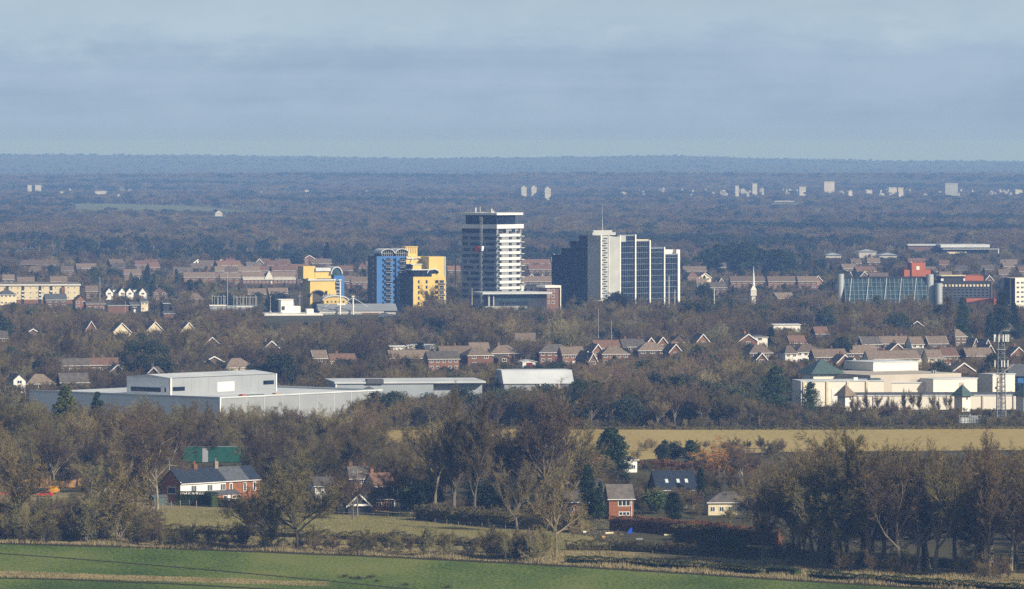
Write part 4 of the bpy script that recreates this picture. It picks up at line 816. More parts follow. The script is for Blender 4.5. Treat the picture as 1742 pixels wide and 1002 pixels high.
for f in (.02, .30, .55, .78): A.part('pilaster', [(l * f, l * f + .8, -.4, -.01, 0, zt)], M_cream)
A.part('tall_door', [(l * .37, l * .43, -.12, -.01, 1, A.z(662))], M_white); A.part('rooflight', [(l * .85, l * .98, 2, 6, zt + .36, A.z(645))], M_copper); A.part('roof_vent', [(l * .66, l * .71, 3, 4, zt + .36, zt + 1.3)], M_white)
A, l, w, zt = rock('rear_stone_wall', 'shallow pale stone wing linking the tallest block and its neighbour', 1506, 2078, 6, 82, 0, 652, (1506, 1586, 672)); A.part('roof_storey', [(0, l, 3, 12, zt + .36, A.z(646))], M_malld)
A, l, w, zt = rock('front_stone_range', 'lowest long pale stone range seen through thin bare saplings', 1444, 2025, 4, 320, 0, 674, (1444, 1742, 686))
for k in range(11): A.part('pier', [(3 + 5.4 * k, 3.5 + 5.4 * k, -.3, -.01, 0, zt)], M_malld)
A.part('grey_roof', [(0, l, .5, 13, zt + .36, zt + .8)], M_slateg)
A, l, w, zt = rock('green_roofed_rotunda', 'green metal pyramid roof on a short cream base', 1384, 2090, 18, 50, 18, 638, (1378, 1442, 646))
b = MB(); b.pyramid(-1.5, l + 1, -1.5, w + 2, zt + .36, A.z(611)); b.build('pyramid_roof', M_copper, A.o)
for px, yt, lb, m_ in ((1625, 657, 'small pale tower with dark pyramid hat at the middle of the low range', M_copper), (1426, 657, 'small brown pyramid roofed hut behind thin saplings', M_tile), (1730, 657, 'dark pyramid roofed hut at the far end of the low range', M_copper)):
    A = Bld('pyramid_hut', lb, 'hut', px + 12 , 2012, 40, keep=(px, px + 34, 690 if m_ is M_copper else 676)); ww = A.L(15)
    A.part('wall', [(0, ww, 0, ww, 0, A.z(674))], M_mall); b = MB(); b.pyramid(-1, ww + 1, -1, ww + 1, A.z(674), A.z(yt) + .6); b.build('pyramid_roof', m_, A.o); MB().box(ww*.5, ww*.62, -.2, -.02, A.z(680), A.z(676)).build('lamp', M_dark, A.o)
A = Bld('blue_glass_pavilion', 'blue glass pavilion under a dark roof beside the pale end block', 'pavilion', 1729, 2160, 8, keep=(1716, 1750, 662))
A.part('wall', [(0, 12, 0, 8, 0, A.z(640))], M_teal); A.part('blue_panel', [(0.5, 12, -.1, -.02, A.z(652), A.z(643))], M_blue); b = MB(); b.prismx([(-1, A.z(640)), (4, A.z(620)), (9, A.z(640))], -3, 13); b.build('roof', M_slateg, A.o)
# lattice telecom mast
D = 1955; o = thing('telecom_mast', 'tall grey lattice mast carrying clusters of white panel antennas', 'mast', (XW(1703, D), D, 0)); KEEP.append((1690, 1717, 708, D, 3))
H = ZW(573, D); b = MB()
for sx_ in (-1, 1):
    for sy in (-1, 1): b.bar((1.5 * sx_, 1.5 * sy, 0), (1.0 * sx_, 1.0 * sy, H), .14, .11, 4)
n_ = 20
for k in range(n_):
    a0 = 1.5 - .5 * k / n_; a1 = 1.5 - .5 * (k + 1) / n_; q0 = H * k / n_; q1 = H * (k + 1) / n_; s_ = 1 if k % 2 else -1
    for fy in (-1, 1): b.bar((-a0 * s_, fy * a0, q0), (a1 * s_, fy * a1, q1), .07, n=3); b.bar((-a1, fy * a1, q1), (a1, fy * a1, q1), .06, n=3); b.bar((fy * a0, -a0 * s_, q0), (fy * a1, a1 * s_, q1), .07, n=3); b.bar((fy * a1, -a1, q1), (fy * a1, a1, q1), .06, n=3)
b.build('lattice', M_grey, o)
b = MB(); b.bar((0, 0, 0), (0, 0, H - 1), .28); b.bar((.6, .4, 0), (.6, .4, H - 4), .12); b.bar((-.6, .4, 0), (-.6, .4, H - 6), .12); b.build('cable_duct', M_slateg, o)
def panel(x, y, z0, z1):
    q = MB().box(x - .17, x + .17, y - .1, y + .1, z0, z1).build('panel_antenna', M_white, o); MB().bar((x * .5, y * .5, (z0 + z1) / 2), (x, y, (z0 + z1) / 2), .06).build('bracket', M_steel, q)
for x, y in ((-2.3, -1), (-1.9, -.4), (1.4, -1.3), (1.9, -.7), (2.5, -.2), (.6, -1.6), (-.8, -1.6)): panel(x, y, H - 1.6, H + .8)
for x, y in ((-2.1, -1), (1.0, -1.5), (2.3, .1), (.1, -1.6)): panel(x, y, H - 10, H - 7.8)
for x, y in ((-1.6, -1.2), (1.5, -1.2)): panel(x, y, H - 13.4, H - 12)
b = MB(); b.box(-1.7, 1.7, -1.7, 1.7, H - 12.2, H - 11.9); b.box(-1.5, 1.5, -1.5, 1.5, H - 4.3, H - 4.1); b.build('platform', M_steel, o)
b = MB(); b.bar((1, 0, H - 11.6), (4.2, -.6, H - 9.0), .12); b.build('boom', M_cream, o)
b = MB(); b.bar((-1.4, -1.2, H - 13), (-1.4, -1.35, H - 13), .6, .6, 12); b.build('dish', M_white, o)
b = MB(); b.bar((0, 0, H), (0, 0, H + 2.2), .05); b.build('whip_antenna', M_steel, o)
D = 1930; o = thing('equipment_compound', 'small steel fenced compound of white cabinets at the edge of the stubble field', 'compound', (XW(1632, D), D, 0)); KEEP.append((1630, 1668, 722, D, 6))
for k in range(8): MB().bar((k * 1.0, -.5, 0), (k * 1.0, -.5, 2.6), .07).build('post', M_steel, o)
b = MB(); [b.box(0, 7, -.55, -.5, q, q + .08) for q in (.4, 1.4, 2.5)]; b.build('rail', M_steel, o)
MB().box(.5, 3.2, .5, 2, 0, 1.8).build('cabinet', M_carw, o); MB().box(4, 6.2, .6, 2, 0, 2.3).build('cabinet', M_metal, o); MB().box(3.4, 3.8, .4, .8, 0, 3).build('cabinet', M_steel, o)

# ------------------------------------------------------------------ near houses
D = 1497; A = Bld('white_fronted_cottages', 'cottage row: white front with dark slate roof, brick gable end and brick far half', 'cottage row', 307, D, 46, keep=(274, 432, 862))
l1 = 73 * .15 / math.cos(R(46)); l2 = 56 * .15 / math.cos(R(46)); dp = 7.2; he = 5.6; hr = 8.7; my = dp / 2; s_ = (hr - he) / my
MB().prismx([(0, 0), (dp, 0), (dp, he), (my, hr - .2), (0, he)], 0, l1 + l2).build('wall', M_brickn, A.o)
MB().box(.0, l1, -.08, -.01, 0, he - .1).build('white_front', M_white, A.o)
def rf2(x0, x1, m_, nm='roof', rise=0):
    b = MB(); slab(b, (x1, -.4, he - .4 * s_ + rise), (x0, -.4, he - .4 * s_ + rise), (x1, my, hr + rise), (x0, my, hr + rise)); slab(b, (x0, dp + .4, he - .4 * s_ + rise), (x1, dp + .4, he - .4 * s_ + rise), (x0, my, hr + rise), (x1, my, hr + rise)); return b.build(nm, m_, A.o)
r1 = rf2(-.25, l1, M_slate); r2 = rf2(l1 + .02, l1 + l2 - 4, M_slateg); rf2(l1 + l2 - 3.98, l1 + l2 + .2, M_slate)
for u, m_, pz in ((l1 * .52, M_brick, 1.0), (l1 - .2, M_timber, 1.5)):
    c_ = MB().box(u - .6, u + .6, my - .45, my + .45, hr - .7, hr + pz).build('chimney', m_, r1); MB().bar((u, my, hr + pz), (u, my, hr + pz + .9), .17, .14, 8).build('chimney_pot', M_redbrick, r1)
MB().box(-.2, l1 + l2, -.58, -.42, he - .62, he - .42).build('gutter', M_white, A.o)
for u in (3.6, 9.2, 13.8): A.win(u, u + 1.9, 2.9, 4.6, 'f', off=-.08, bars=2)
for u in (l1 + 1.3, l1 + 6.2, l1 + 9.6): A.win(u, u + 1.1, 2.3, 4.7, 'f', bars=0, t=.22)
A.win(1.6, 4.8, 2.4, 4.3, 's', bars=0, t=.2)
b = MB(); b.prismx([(-2.6, 1.9), (-2.6, 2.1), (-.1, 3.0), (-.1, 2.6)], l1 * .55, l1 + 3); q = b.build('porch_roof', M_slateg, A.o); MB().box(l1 * .56, l1 + 2.8, -2.4, -.1, 0, 1.88).build('porch', M_brickn, A.o)
for u in (l1 * .6, l1 * .8, l1, l1 + 1.6): A.win(u, u + 1.4, .8, 1.75, 'f', off=-2.4, bars=0)
MB().box(l1 * .9, l1 * .9 + .9, -2.5, -2.41, 0, 1.8).build('door', M_white, A.o)
MB().box(-.2, .1, -.2, -.1, 0, he).build('downpipe', M_white, A.o)
KEEP.append((1206, 1222, 862, 1452, 12)); KEEP.append((672, 708, 744, 1889, 3)); KEEP.append((852, 868, 740, 1889, 3)); KEEP.append((537, 548, 832, 1500, 9))
o = thing('garden_shed', 'small dark green shed beside the brick gable', 'shed', (XW(262, 1490), 1490, 0), R(30)); KEEP.append((262, 286, 858, 1490, 4))
MB().box(0, 4, 0, 3, 0, 2).build('wall', M_copper, o); b = MB(); b.prismx([(-.2, 2), (1.5, 2.7), (3.2, 2)], -.2, 4.2); b.build('roof', M_slateg, o)
pole(288, 781, 812, 1530, .11, M_steel, 'lamp_column', 'street lamp column rising behind the brick gable of the cottages', 'lamp column', head=.5)
A = house(638, 672, 806, 'white gable ended house with brown roof behind the dark open sided outbuilding', M_white, M_tilered, phi=30, D=1485, hr=8.5, he=5.6, vis=850, nwin=0, chim=(.1,), dep=6)
qq = Bld.__new__(Bld); qq.o = A; qq.D = 1485; qq.phi = 30; qq.win(3, 4.1, 3.2, 4.5, 'f', M_dark); 
house(636, 670, 830, 'low brick annex with dark tiled roof against the white gable', M_brickn, M_tilegrey, phi=12, D=1470, hr=5.6, he=3.2, vis=868, nwin=2, chim=(), dep=6, cat='annex', name='annex')
o = house(592, 630, 838, 'dark roofed carport with bold white verge and white eaves board', M_dark, M_slateg, kind='front', phi=8, D=1452, hr=5.4, he=2.7, vis=868, nwin=0, chim=(), barge=True, dep=7, cat='carport', name='carport')
MB().box(0, 5.6, -.8, -.6, 2.3, 2.8).build('eaves_board', M_white, o)
house(596, 640, 800, 'brick house with two tall chimneys mostly hidden by bare branches', M_brick, M_tilegrey, phi=10, D=1520, hr=8.2, he=5.4, vis=0, nwin=3, chim=(.1, .62))
house(536, 575, 816, 'white bungalow glimpsed behind the large oak', M_white, M_tilegrey, kind='gable', phi=14, D=1500, hr=6.6, he=4.6, vis=0, nwin=3, chim=())
A = house(1036, 1078, 826, 'brick house with big white framed upstairs window and light brown roof', M_brickn, M_tilegrey, phi=8, D=1436, hr=8.4, he=5.3, vis=880, nwin=0, chim=(), dep=8)
qq.o = A; qq.win(2.2, 5.3, 3.2, 4.9, 'f', bars=2, t=.16); qq.win(2.4, 5.2, .9, 1.9, 'f', bars=2, t=.16); MB().box(5.5, 5.65, -.2, -.02, 0, 5.2).build('downpipe', M_white, A)
house(1000, 1040, 812, 'brown hipped roof peeping over dark firs behind the brick house', M_brick, M_tilegrey, kind='hip', phi=0, D=1475, hr=7.6, he=5, vis=828, nwin=2, chim=())
house(1003, 1024, 770, 'red roofed brick house tucked behind the tall dark conifer', M_brick, M_redbrick, kind='hip', phi=10, D=1620, hr=6.4, he=4.2, vis=797, nwin=1, chim=())
house(1060, 1084, 778, 'white walled house seen through bare twigs by the stubble field', M_white, M_tilegrey, kind='gable', phi=20, D=1640, hr=4.2, he=3.6, vis=797, nwin=2, chim=())
A = house(1118, 1186, 803, 'dark slate roofed house with three bright roof lights', M_brickd, M_slate, kind='gable', phi=10, D=1518, hr=7.0, he=2.6, vis=829, nwin=3, chim=(), dep=12)
for u in (2.6, 5.6, 7.8): MB().hexa([(u, 2.0, 4.02), (u + .8, 2.0, 4.02), (u + .8, 3.1, 4.82), (u, 3.1, 4.82)], [(u, 1.92, 4.2), (u + .8, 1.92, 4.2), (u + .8, 3.02, 5.0), (u, 3.02, 5.0)]).build('roof_light', M_roofp, A)
house(1205, 1280, 838, 'cream walled bungalow with grey roof among garden shrubs', M_cream, M_tilegrey, kind='hip', phi=6, D=1452, hr=5.6, he=3.4, vis=0, nwin=5, chim=())
house(1284, 1300, 828, 'white windowed house end hidden behind bare branches', M_white, M_tilegrey, phi=10, D=1487, hr=5, he=3.6, vis=0, nwin=2, chim=())
house(962, 1000, 836, 'grey roofed cottage behind dark firs', M_brick, M_tilegrey, phi=10, D=1450, hr=6.0, he=3.6, vis=846, nwin=2, chim=())

# green netting round the sports court
D = 1690; o = thing('netting_fence', 'high green netting fence with a pale sheeted gap behind the cottages', 'fence', (XW(312, D), D, 0), R(5)); KEEP.append((316, 336, 786, D, 3)); KEEP.append((356, 398, 788, D, 3))
H = 4.6; L_ = 165 * D / FPX
for a, c, m_ in ((0, .19, M_net), (.26, 1, M_net), (.195, .255, M_metal)): MB().box(L_ * a, L_ * c, -.03, .03, .2, H - (0.3 if m_ is M_metal else 0)).build('netting', m_, o)
for k in range(11): MB().bar((L_ * k / 10, .1, 0), (L_ * k / 10, .1, H + .1), .09).build('post', M_steel, o)
b = MB(); b.bar((0, .1, H), (L_, .1, H), .08); b.build('rail', M_steel, o)
# orange timber fence and parked vehicles at the left
D = 1566; o = thing('orange_fence', 'sunlit orange timber fence seen through the thicket', 'fence', (XW(-20, D), D, 0), R(3)); KEEP.append((42, 66, 832, D, 3)); KEEP.append((84, 104, 832, D, 3))
for k, (a, c) in enumerate(((-6, 20), (42, 66), (68, 82), (84, 110), (112, 130), (132, 152))):
    MB().box((a + 20) * .1566, (c + 20) * .1566, -.04, .04, .1, 1.9 + .3 * (k % 3)).build('fence_panel', M_orangew, o)
for k in range(14): MB().box(2.0 * k, 2.0 * k + .14, .05, .19, 0, 2.2).build('post', M_timber, o)
def car(px, D, lab, m_, van=False, rz=0):
    o = thing('parked_car' if not van else 'parked_van', lab, 'van' if van else 'car', (XW(px, D), D, 0), R(rz)); KEEP.append((px - 2, px + 30, YP(.5, D), D, 3))
    prof = [(-2.1, .35), (2.1, .35), (2.15, .8), (1.35, .95), (.7, 1.42), (-1.3, 1.45), (-1.95, .98), (-2.15, .85)] if not van else [(-2.4, .35), (2.4, .35), (2.45, 1.0), (1.9, 1.15), (1.4, 1.95), (-2.4, 2.0)]
    MB().prism(prof, -.85, .85).build('body', m_, o)
    wp = [(.55, .92), (1.2, .94), (.68, 1.34), (-1.2, 1.36), (-1.75, .97)] if not van else [(.9, 1.2), (1.8, 1.2), (1.4, 1.8), (.9, 1.8)]
    MB().prism(wp, -.87, .87).build('window', M_glass, o)
    for x_ in (-1.35, 1.35):
        for y_ in (-.8, .8):
            w_ = MB().bar((x_, y_ - .1, .33), (x_, y_ + .1, .33), .33, .33, 14).build('wheel', M_black, o); MB().bar((x_, y_ - .12, .33), (x_, y_ + .12, .33), .18, .18, 8).build('rim', M_steel, w_)
    for y_ in (-.6, .6): MB().box(2.1, 2.17, y_ - .15, y_ + .15, .62, .76).build('headlight', M_white, o)
car(52, 1545, 'pale blue white car parked before the orange fence', M_metal); car(68, 1540, 'dark blue car parked before the orange fence', M_carb, rz=8)
car(92, 1542, 'yellow van parked before the orange fence', M_cary, True, 80); car(76, 1528, 'red car low behind the thicket', M_redp, rz=175); car(14, 1532, 'rusty red car at the thin end of the thicket', M_redp, rz=4); car(187, 1540, 'white and dark car nose visible through the tree beside the pasture', M_carw, rz=70)
# poles
D = 1462
o = thing('utility_pole', 'wooden utility pole with a crossarm before the dark roofed carport', 'utility pole', (XW(608, D - 14), D - 14, 0)); KEEP.append((606, 611, 868, D - 14, 2))
b = MB(); b.bar((0, 0, 0), (0, 0, ZW(799, D - 14)), .16, .12, 7); b.build('post', M_timber, o); q = MB().box(-1.1, 1.1, -.08, .08, ZW(804, D - 14), ZW(804, D - 14) + .16).build('crossarm', M_timber, o)
MB().box(-.5, .5, -.4, -.18, ZW(817, D - 14), ZW(813, D - 14)).build('transformer', M_steel, o)
for x_ in (-1, 0, 1): MB().bar((x_, 0, ZW(804, D - 14) + .16), (x_, 0, ZW(804, D - 14) + .4), .05).build('insulator', M_white, q)
pole(676, 800, 862, 1470, .13, M_timber, 'utility_pole', 'plain wooden pole beside the white gable ended house', 'utility pole')
# fences
def fence(pts, h, gap, lab, rails, m_=None, wire=False, name='post_and_rail_fence', th=.07):
    m_ = m_ or M_timber; P_ = [(XW(x, Dy(y)), Dy(y)) for x, y in pts]; o = thing(name, lab, 'fence', (*P_[0], 0)); x0, y0 = P_[0]
    for (a, c), (d, e) in zip(P_, P_[1:]):
        ln = math.hypot(d - a, e - c); n = max(1, int(ln / gap))
        for k in range(n + 1):
            x_ = a + (d - a) * k / n - x0; y_ = c + (e - c) * k / n - y0; MB().bar((x_, y_, 0), (x_, y_, h + .12 * math.sin(k * 2.3)), th, th, 4).build('post', m_, o)
        b = MB()
        for r_ in rails: b.bar((a - x0, c - y0, r_), (d - x0, e - y0, r_), .012 if wire else .06, n=3)
        b.build('wire' if wire else 'rail', M_steel if wire else m_, o)
    return o
fence([(244, 868), (322, 863), (334, 865)], 1.9, 3.2, 'line of tall pale posts and wire below the brick gable', (.5, 1.0, 1.5), wire=True, name='wire_fence', th=.11)
fence([(334, 866), (370, 867), (432, 870)], 1.3, 3.4, 'short leaning posts along the pasture below the clipped hedge', (.4, 1.0), wire=True, name='wire_fence', th=.09)
fence([(500, 876), (560, 878), (660, 882)], 1.2, 3.5, 'wooden post and rail fence below the carport', (.5, 1.05))
fence([(668, 874), (690, 878), (712, 875), (730, 878), (742, 882)], 1.3, 2.6, 'pale broken rail fence at the top corner of the pasture', (.7, 1.2))
fence([(740, 890), (800, 896), (900, 905), (970, 912)], 1.1, 4.5, 'thin wire stock fence crossing the pasture', (.4, .9), wire=True, name='wire_fence')
fence([(1330, 940), (1365, 945), (1400, 948)], 1.4, 2.6, 'light timber field gate rails under the yellowish bare tree', (.5, 1.0, 1.35))
fence([(1110, 947), (1180, 950), (1250, 957), (1330, 962)], 1.3, 5.5, 'sparse pale posts along the dry grass behind the hedge', (.5, 1.0), wire=True, name='wire_fence', th=.11)
fence([(1150, 914), (1180, 917), (1200, 920)], 1.3, 2.4, 'rail fence at the foot of the russet hedge', (.6, 1.1))
o = thing('tarpaulin_bundle', 'bright blue plastic sheet bundled upright on the rough plot', 'tarpaulin', (XW(1072, 1386), 1386, 0)); KEEP.append((1066, 1080, 918, 1386, 2))
b = MB(); b.hexa([(-.5, -.3, .3), (.4, -.4, .2), (.5, .3, .3), (-.4, .3, .4)], [(-.1, -.3, 1.1), (.5, -.2, 1.35), (.45, .3, 1.25), (0, .3, 1.1)]); b.hexa([(-.7, -.4, 0), (.5, -.5, 0), (.6, .4, 0), (-.6, .4, 0)], [(-.5, -.3, .3), (.4, -.4, .2), (.5, .3, .3), (-.4, .3, .4)]); b.build('plastic_sheet', M_bluep, o)
for px, y, w_, m_, lb in ((1082, 919, 1.6, M_metal, 'pale metal sheet lying beside the blue bundle'), (992, 907, .9, M_carw, 'small white box on the rough plot'), (1030, 909, 2.2, M_cream, 'pale plank stack on the rough plot'), (1130, 912, 3.0, M_cream, 'long pale timber by the russet hedge'), (1024, 915, .8, M_orangew, 'orange crate on the rough plot'), (964, 926, 1.2, M_cream, 'pale board on a stump near the bare oak')):
    o = thing('garden_clutter', lb, 'debris', (XW(px, Dy(y)), Dy(y), 0), R(px % 40)); KEEP.append((px - 2, px + 12, y, Dy(y), 2))
    MB().box(0, w_, 0, .8, .15, .45).build('board', m_, o); MB().box(.1, w_ - .1, .1, .6, 0, .149).build('base', M_timber, o)
# ------------------------------------------------------------------ far edge of the plain
A = Bld('distant_depot', 'long pale roofed depot over blue glass at the edge of the far woods', 'depot', 1602, 4880, 4, keep=(1600, 1700, 429))
w = A.L(80); A.part('wall', [(0, w, 0, 30, 0, A.z(421))], M_glassb); A.part('roof', [(-1, w + 1, -1, 30, A.z(421) + .02, A.z(416))], M_roofp); A.part('lower_canopy', [(0, w * 1.2, -8, -1.1, A.z(424), A.z(423))], M_roofp)
A.part('plinth', [(3, w * .5, -9, -8.1, 0, A.z(428))], M_cream); A.part('lamp_post', [(w * 1.18, w * 1.18 + .7, -7, -6.4, 0, A.z(424))], M_white)
A = Bld('distant_depot', 'thin white roofed building left of the long pale depot', 'depot', 1545, 4900, 2, keep=(1543, 1600, 424))
A.part('wall', [(0, A.L(52), 0, 20, 0, A.z(418))], M_tilered); A.part('roof', [(-.5, A.L(53), -1, 20, A.z(418) + .02, A.z(415.6))], M_roofp)
for px, wd, yt, lb in ((1461, 30, 424, 'blue roofed barn with a white gable before the far woods'), (1405, 26, 430, 'low blue roofed barn beside small white gables'), (1496, 30, 430, 'thin white shed line right of the blue roofed barn')):
    A = Bld('distant_barn', lb, 'barn', px, 4700, 5, keep=(px, px + wd, yt + 7)); A.part('wall', [(0, A.L(wd), 0, 12, 0, A.z(yt + 4))], M_far); b = MB(); b.pyramid(-1, A.L(wd) + 1, -1, 13, A.z(yt + 4), A.z(yt)); b.build('roof', M_metald if 'blue roofed' in lb else M_roofp, A.o)
o = Bld('far_farmhouse', 'tiny white farmhouse at the foot of the far green field', 'farmhouse', 366, 7300, 8, keep=(364, 380, 374)); o.part('wall', [(0, 9, 0, 7, 0, 4.5)], M_far); b = MB(); b.pyramid(-.5, 9.5, -.5, 7.5, 4.5, 8); b.build('roof', M_far, o.o)
o = Bld('distant_white_hut', 'tiny white hut alone in the far woods', 'hut', 889, 4820, 8, keep=(936, 950, 432)); o.o.location = (XW(938, 4300), 4300, 0); o.part('wall', [(0, 5, 0, 4, 0, 8)], M_far); b = MB(); b.pyramid(-.3, 5.3, -.3, 4.3, 8, 11); b.build('roof', M_far, o.o)
for k, (px, yt, yb, wd, lb) in enumerate(((887, 320, 339, 9, 'first of three white tower blocks on the horizon plain'), (904, 319.5, 334, 9, 'middle of three white tower blocks on the horizon plain'), (927, 321.5, 340, 10, 'last of three white tower blocks on the horizon plain'),
    (1251, 317, 334, 6, 'slim pale tower nearest the horizon suburbs'), (1280, 313.5, 331, 8, 'pale tower with a stepped foot in the horizon suburbs'), (1360, 319, 333, 11, 'squat pale tower in the horizon suburbs'), (1402, 310, 316, 18, 'cream hospital like block above the horizon suburbs'),
    (1512, 320, 326, 16, 'slab with a flat roof beside a short tower in the horizon suburbs'), (1528, 320, 333, 9, 'short tower with a dark top in the horizon suburbs'), (1608, 313, 333, 22, 'broad glassy tower block on the horizon'), (1318, 343, 347, 34, 'long bright white warehouse roof on the plain'), (60, 316, 321, 10, 'small pale tower far off, twin of a smaller one'), (47, 316, 320, 7, 'smaller far pale block, twin of a taller one'), (162, 326, 330, 20, 'long pale block above the far green field'))):
    D = 9150 if yt > 340 else min(10400, 920000 / (yb - EYE)); g0 = gzf(XW(px, D), D)
    o = thing('distant_tower' if yb - yt > 9 else 'distant_block', lb, 'tower block' if yb - yt > 9 else 'building', (XW(px, D), D, g0), R(8)); zt = ZW(yt, D) - g0; w_ = wd * D / FPX
    m_ = M_metal if 'glassy' in lb else M_far
    MB().box(0, w_, 0, 12, 0, zt).build('wall', m_, o)
    MB().box(-.4, w_ + .4, -.4, 12.4, zt + .02, zt + 1.2).build('roof', M_metald if 'dark top' in lb or 'glassy' in lb else M_far, o)
    if yb - yt > 9:
        for r_ in range(3, int(zt / 3.5)): MB().box(w_ * .1, w_ * .9, -.15, -.01, r_ * 3.5, r_ * 3.5 + 1.3).build('window_band', M_metald, o)
        if 'middle' in lb or 'first' in lb or 'last' in lb: MB().box(w_ * .3, w_ * .7, 2, 8, zt + 1.22, zt + 3.5).build('lift_house', M_far, o)
    KEEP.append((px, px + wd, yb, D, 20))
rf_ = random.Random(21)
fl = []
for (xa, xb, ya, yb, n) in ((1100, 1260, 322, 336, 16), (1260, 1460, 320, 338, 24), (1460, 1742, 322, 337, 30), (60, 180, 322, 328, 5), (180, 720, 330, 337, 9), (1050, 1110, 325, 335, 6)):
    for k in range(n): fl.append((rf_.uniform(xa, xb), rf_.uniform(ya, yb), rf_.choice([3, 4, 5, 7, 10])))
for x_, y_, w_ in fl:
    D = rf_.uniform(9700, 11200); X = XW(x_, D); g0 = gzf(X, D); ht = max(4.5, ZW(y_, D) - g0)
    ht = min(ht, 9); w_ *= .7; o = tag(MB().box(0, w_ * 1.05, 0, 10, 0, ht).prism([(-.4, ht + .02), (w_ * 1.05 + .4, ht + .02), (w_ * .52, ht + 1.8)], -.4, 10.4).build('far_white_house', M_far, None, (X, D, g0), R(rf_.uniform(-15, 25))), 'tiny pale building in the scattered suburbs along the horizon', 'building', 'pale buildings along the horizon')
    if rf_.random() < .6: KEEP.append((x_, x_ + w_, YP(g0 + 3, D), D, 10))
# ------------------------------------------------------------------ plants
def meshfrom(name, v, f, m):
    me = bpy.data.meshes.new(name); me.from_pydata(v, [], f); me.materials.append(m); return me
def perp(d):
    a = np.cross(d, (0, 0, 1.0)) if abs(d[2]) < .9 else np.cross(d, (1.0, 0, 0)); return a / np.linalg.norm(a)
def gen_bare(seed, H, trunk=.28, spread=1.0, nl=7, up=.35, twigs=5, narrow=False, multi=False, tw=.045, lean=0, droop=0.0, bark=None, twigm=None, r0=None):
    """leafless tree: returns (trunk and limbs mesh, twig mesh); local origin at the foot"""
    rg = np.random.default_rng(seed); A = MB(); B = MB(); r0 = r0 or H * .019
    def seg(b, p, q, ra, rb, n): b.bar(p, q, ra, rb, n)
    def twig(p, d, ln, w):
        s = perp(d) if rg.random() < .5 else np.cross(d, perp(d)); a = rg.uniform(0, 6.28); s = s * math.cos(a) + np.cross(d, s) * math.sin(a)
        q = p + d * ln; mid = p + d * ln * .5 + s * w; i = len(B.v)
        B.v += [tuple(p - s * w * .6), tuple(mid), tuple(q)]; B.f.append((i, i + 1, i + 2))
    def rot(d, ang):
        s = perp(d); a = rg.uniform(0, 2 * math.pi); s = s * math.cos(a) + np.cross(d, s) * math.sin(a)
        v = d * math.cos(ang) + s * math.sin(ang); return v / np.linalg.norm(v)
    def grow(p, d, ln, r, lev):
        if lev >= 4:
            twig(p, d, ln, tw * (1.2 if lev == 4 else .8))
            if lev == 4:
                for _ in range(twigs):
                    t = rg.uniform(.2, .95); d2 = rot(d, rg.uniform(.4, 1.0)); d2[2] += up * .3 - droop; d2 /= np.linalg.norm(d2); twig(p + d * ln * t, d2, ln * rg.uniform(.5, .95), tw * .8)
            return
        ns = 3 if lev < 3 else 2; pts = [p]; dd = d.copy(); 
        for k in range(ns):
            dd = dd + rg.normal(0, .16 if lev else .05, 3); dd[2] += (up * .16 if lev else .1) - droop * .3 * (lev > 1); dd /= np.linalg.norm(dd); pts.append(pts[-1] + dd * ln / ns)
        b = A if lev <= 1 else (A if lev == 2 and rg.random() < .5 else B)
        sides = (7, 5, 4, 3)[lev]
        for k in range(ns): seg(b, pts[k], pts[k+1], r * (1 - .25 * k), r * (1 - .25 * (k + 1)) + .004, sides)
        n = {0: nl, 1: 6, 2: 6, 3: 6}[lev]
        for k in range(n):
            t = (k + rg.uniform(.2, .8)) / n; t = (.55 + .45 * t if lev == 0 else .22 + .78 * t) if not (narrow and lev == 0) else .25 + .75 * t
            i = min(ns - 1, int(t * ns)); q = pts[i] + (pts[i+1] - pts[i]) * (t * ns - i)
            dirp = pts[i+1] - pts[i]; dirp /= np.linalg.norm(dirp)
            ang = rg.uniform(.45, .95) * spread if lev == 0 else rg.uniform(.4, .95)
            if narrow: ang *= .6
            d2 = rot(dirp, ang); 
            if lev >= 1: d2[2] += up * .5 - droop; d2 /= np.linalg.norm(d2)
            f = {0: .62, 1: .48, 2: .5, 3: .55}[lev] * rg.uniform(.75, 1.15)
            base = H * .62 if lev == 0 else ln
            if lev == 0: l2 = base * f * (1 - .35 * t if narrow else 1) * (1 - (.25 * abs(t - .7)))
            else: l2 = ln * f * (1.25 - .5 * t)
            grow(q, d2, l2, r * (.5 if lev == 0 else .5), lev + 1)
        if lev < 3: grow(pts[-1], dd, ln * (.5 if lev else .55) if not (lev == 0) else H * .38, r * .3, lev + 1)
    if multi:
        for k in range(multi):
            d = rot(np.array((0, 0, 1.0)), rg.uniform(.15, .6)); grow(np.array((rg.normal(0, H*.03), rg.normal(0, H*.03), 0)), d, H * .62 * rg.uniform(.7, 1), r0 * .6, 1)
    else: grow(np.zeros(3), np.array((lean, 0, 1.0)), H * trunk if not narrow else H * .62, r0, 0)
    zmax = max(v[2] for v in B.v); k = H / zmax
    A.v = [(x * k, y * k, max(z_, 0) * k) for x, y, z_ in A.v]; B.v = [(x * k, y * k, max(z_, .02) * k) for x, y, z_ in B.v]
    return meshfrom('trunk', A.v, A.f, bark or M_bark), meshfrom('crown', B.v, B.f, twigm or M_twig)
def leaf_tris(rg, P, size, V, F, flat=0.0):
    n = len(P); a = rg.normal(size=(n, 3)); a[:, 2] *= 1 - flat; a /= np.linalg.norm(a, axis=1)[:, None] + 1e-9
    b = np.cross(a, rg.normal(size=(n, 3))); b /= np.linalg.norm(b, axis=1)[:, None] + 1e-9; s = (size * rg.uniform(.6, 1.4, n))[:, None]
    i = len(V); Q = np.stack([P - a * s * .5 - b * s * .35, P + a * s * .6, P - a * s * .4 + b * s * .5], 1).reshape(-1, 3)
    V += Q.tolist(); F += [(i + 3*k, i + 3*k + 1, i + 3*k + 2) for k in range(n)]
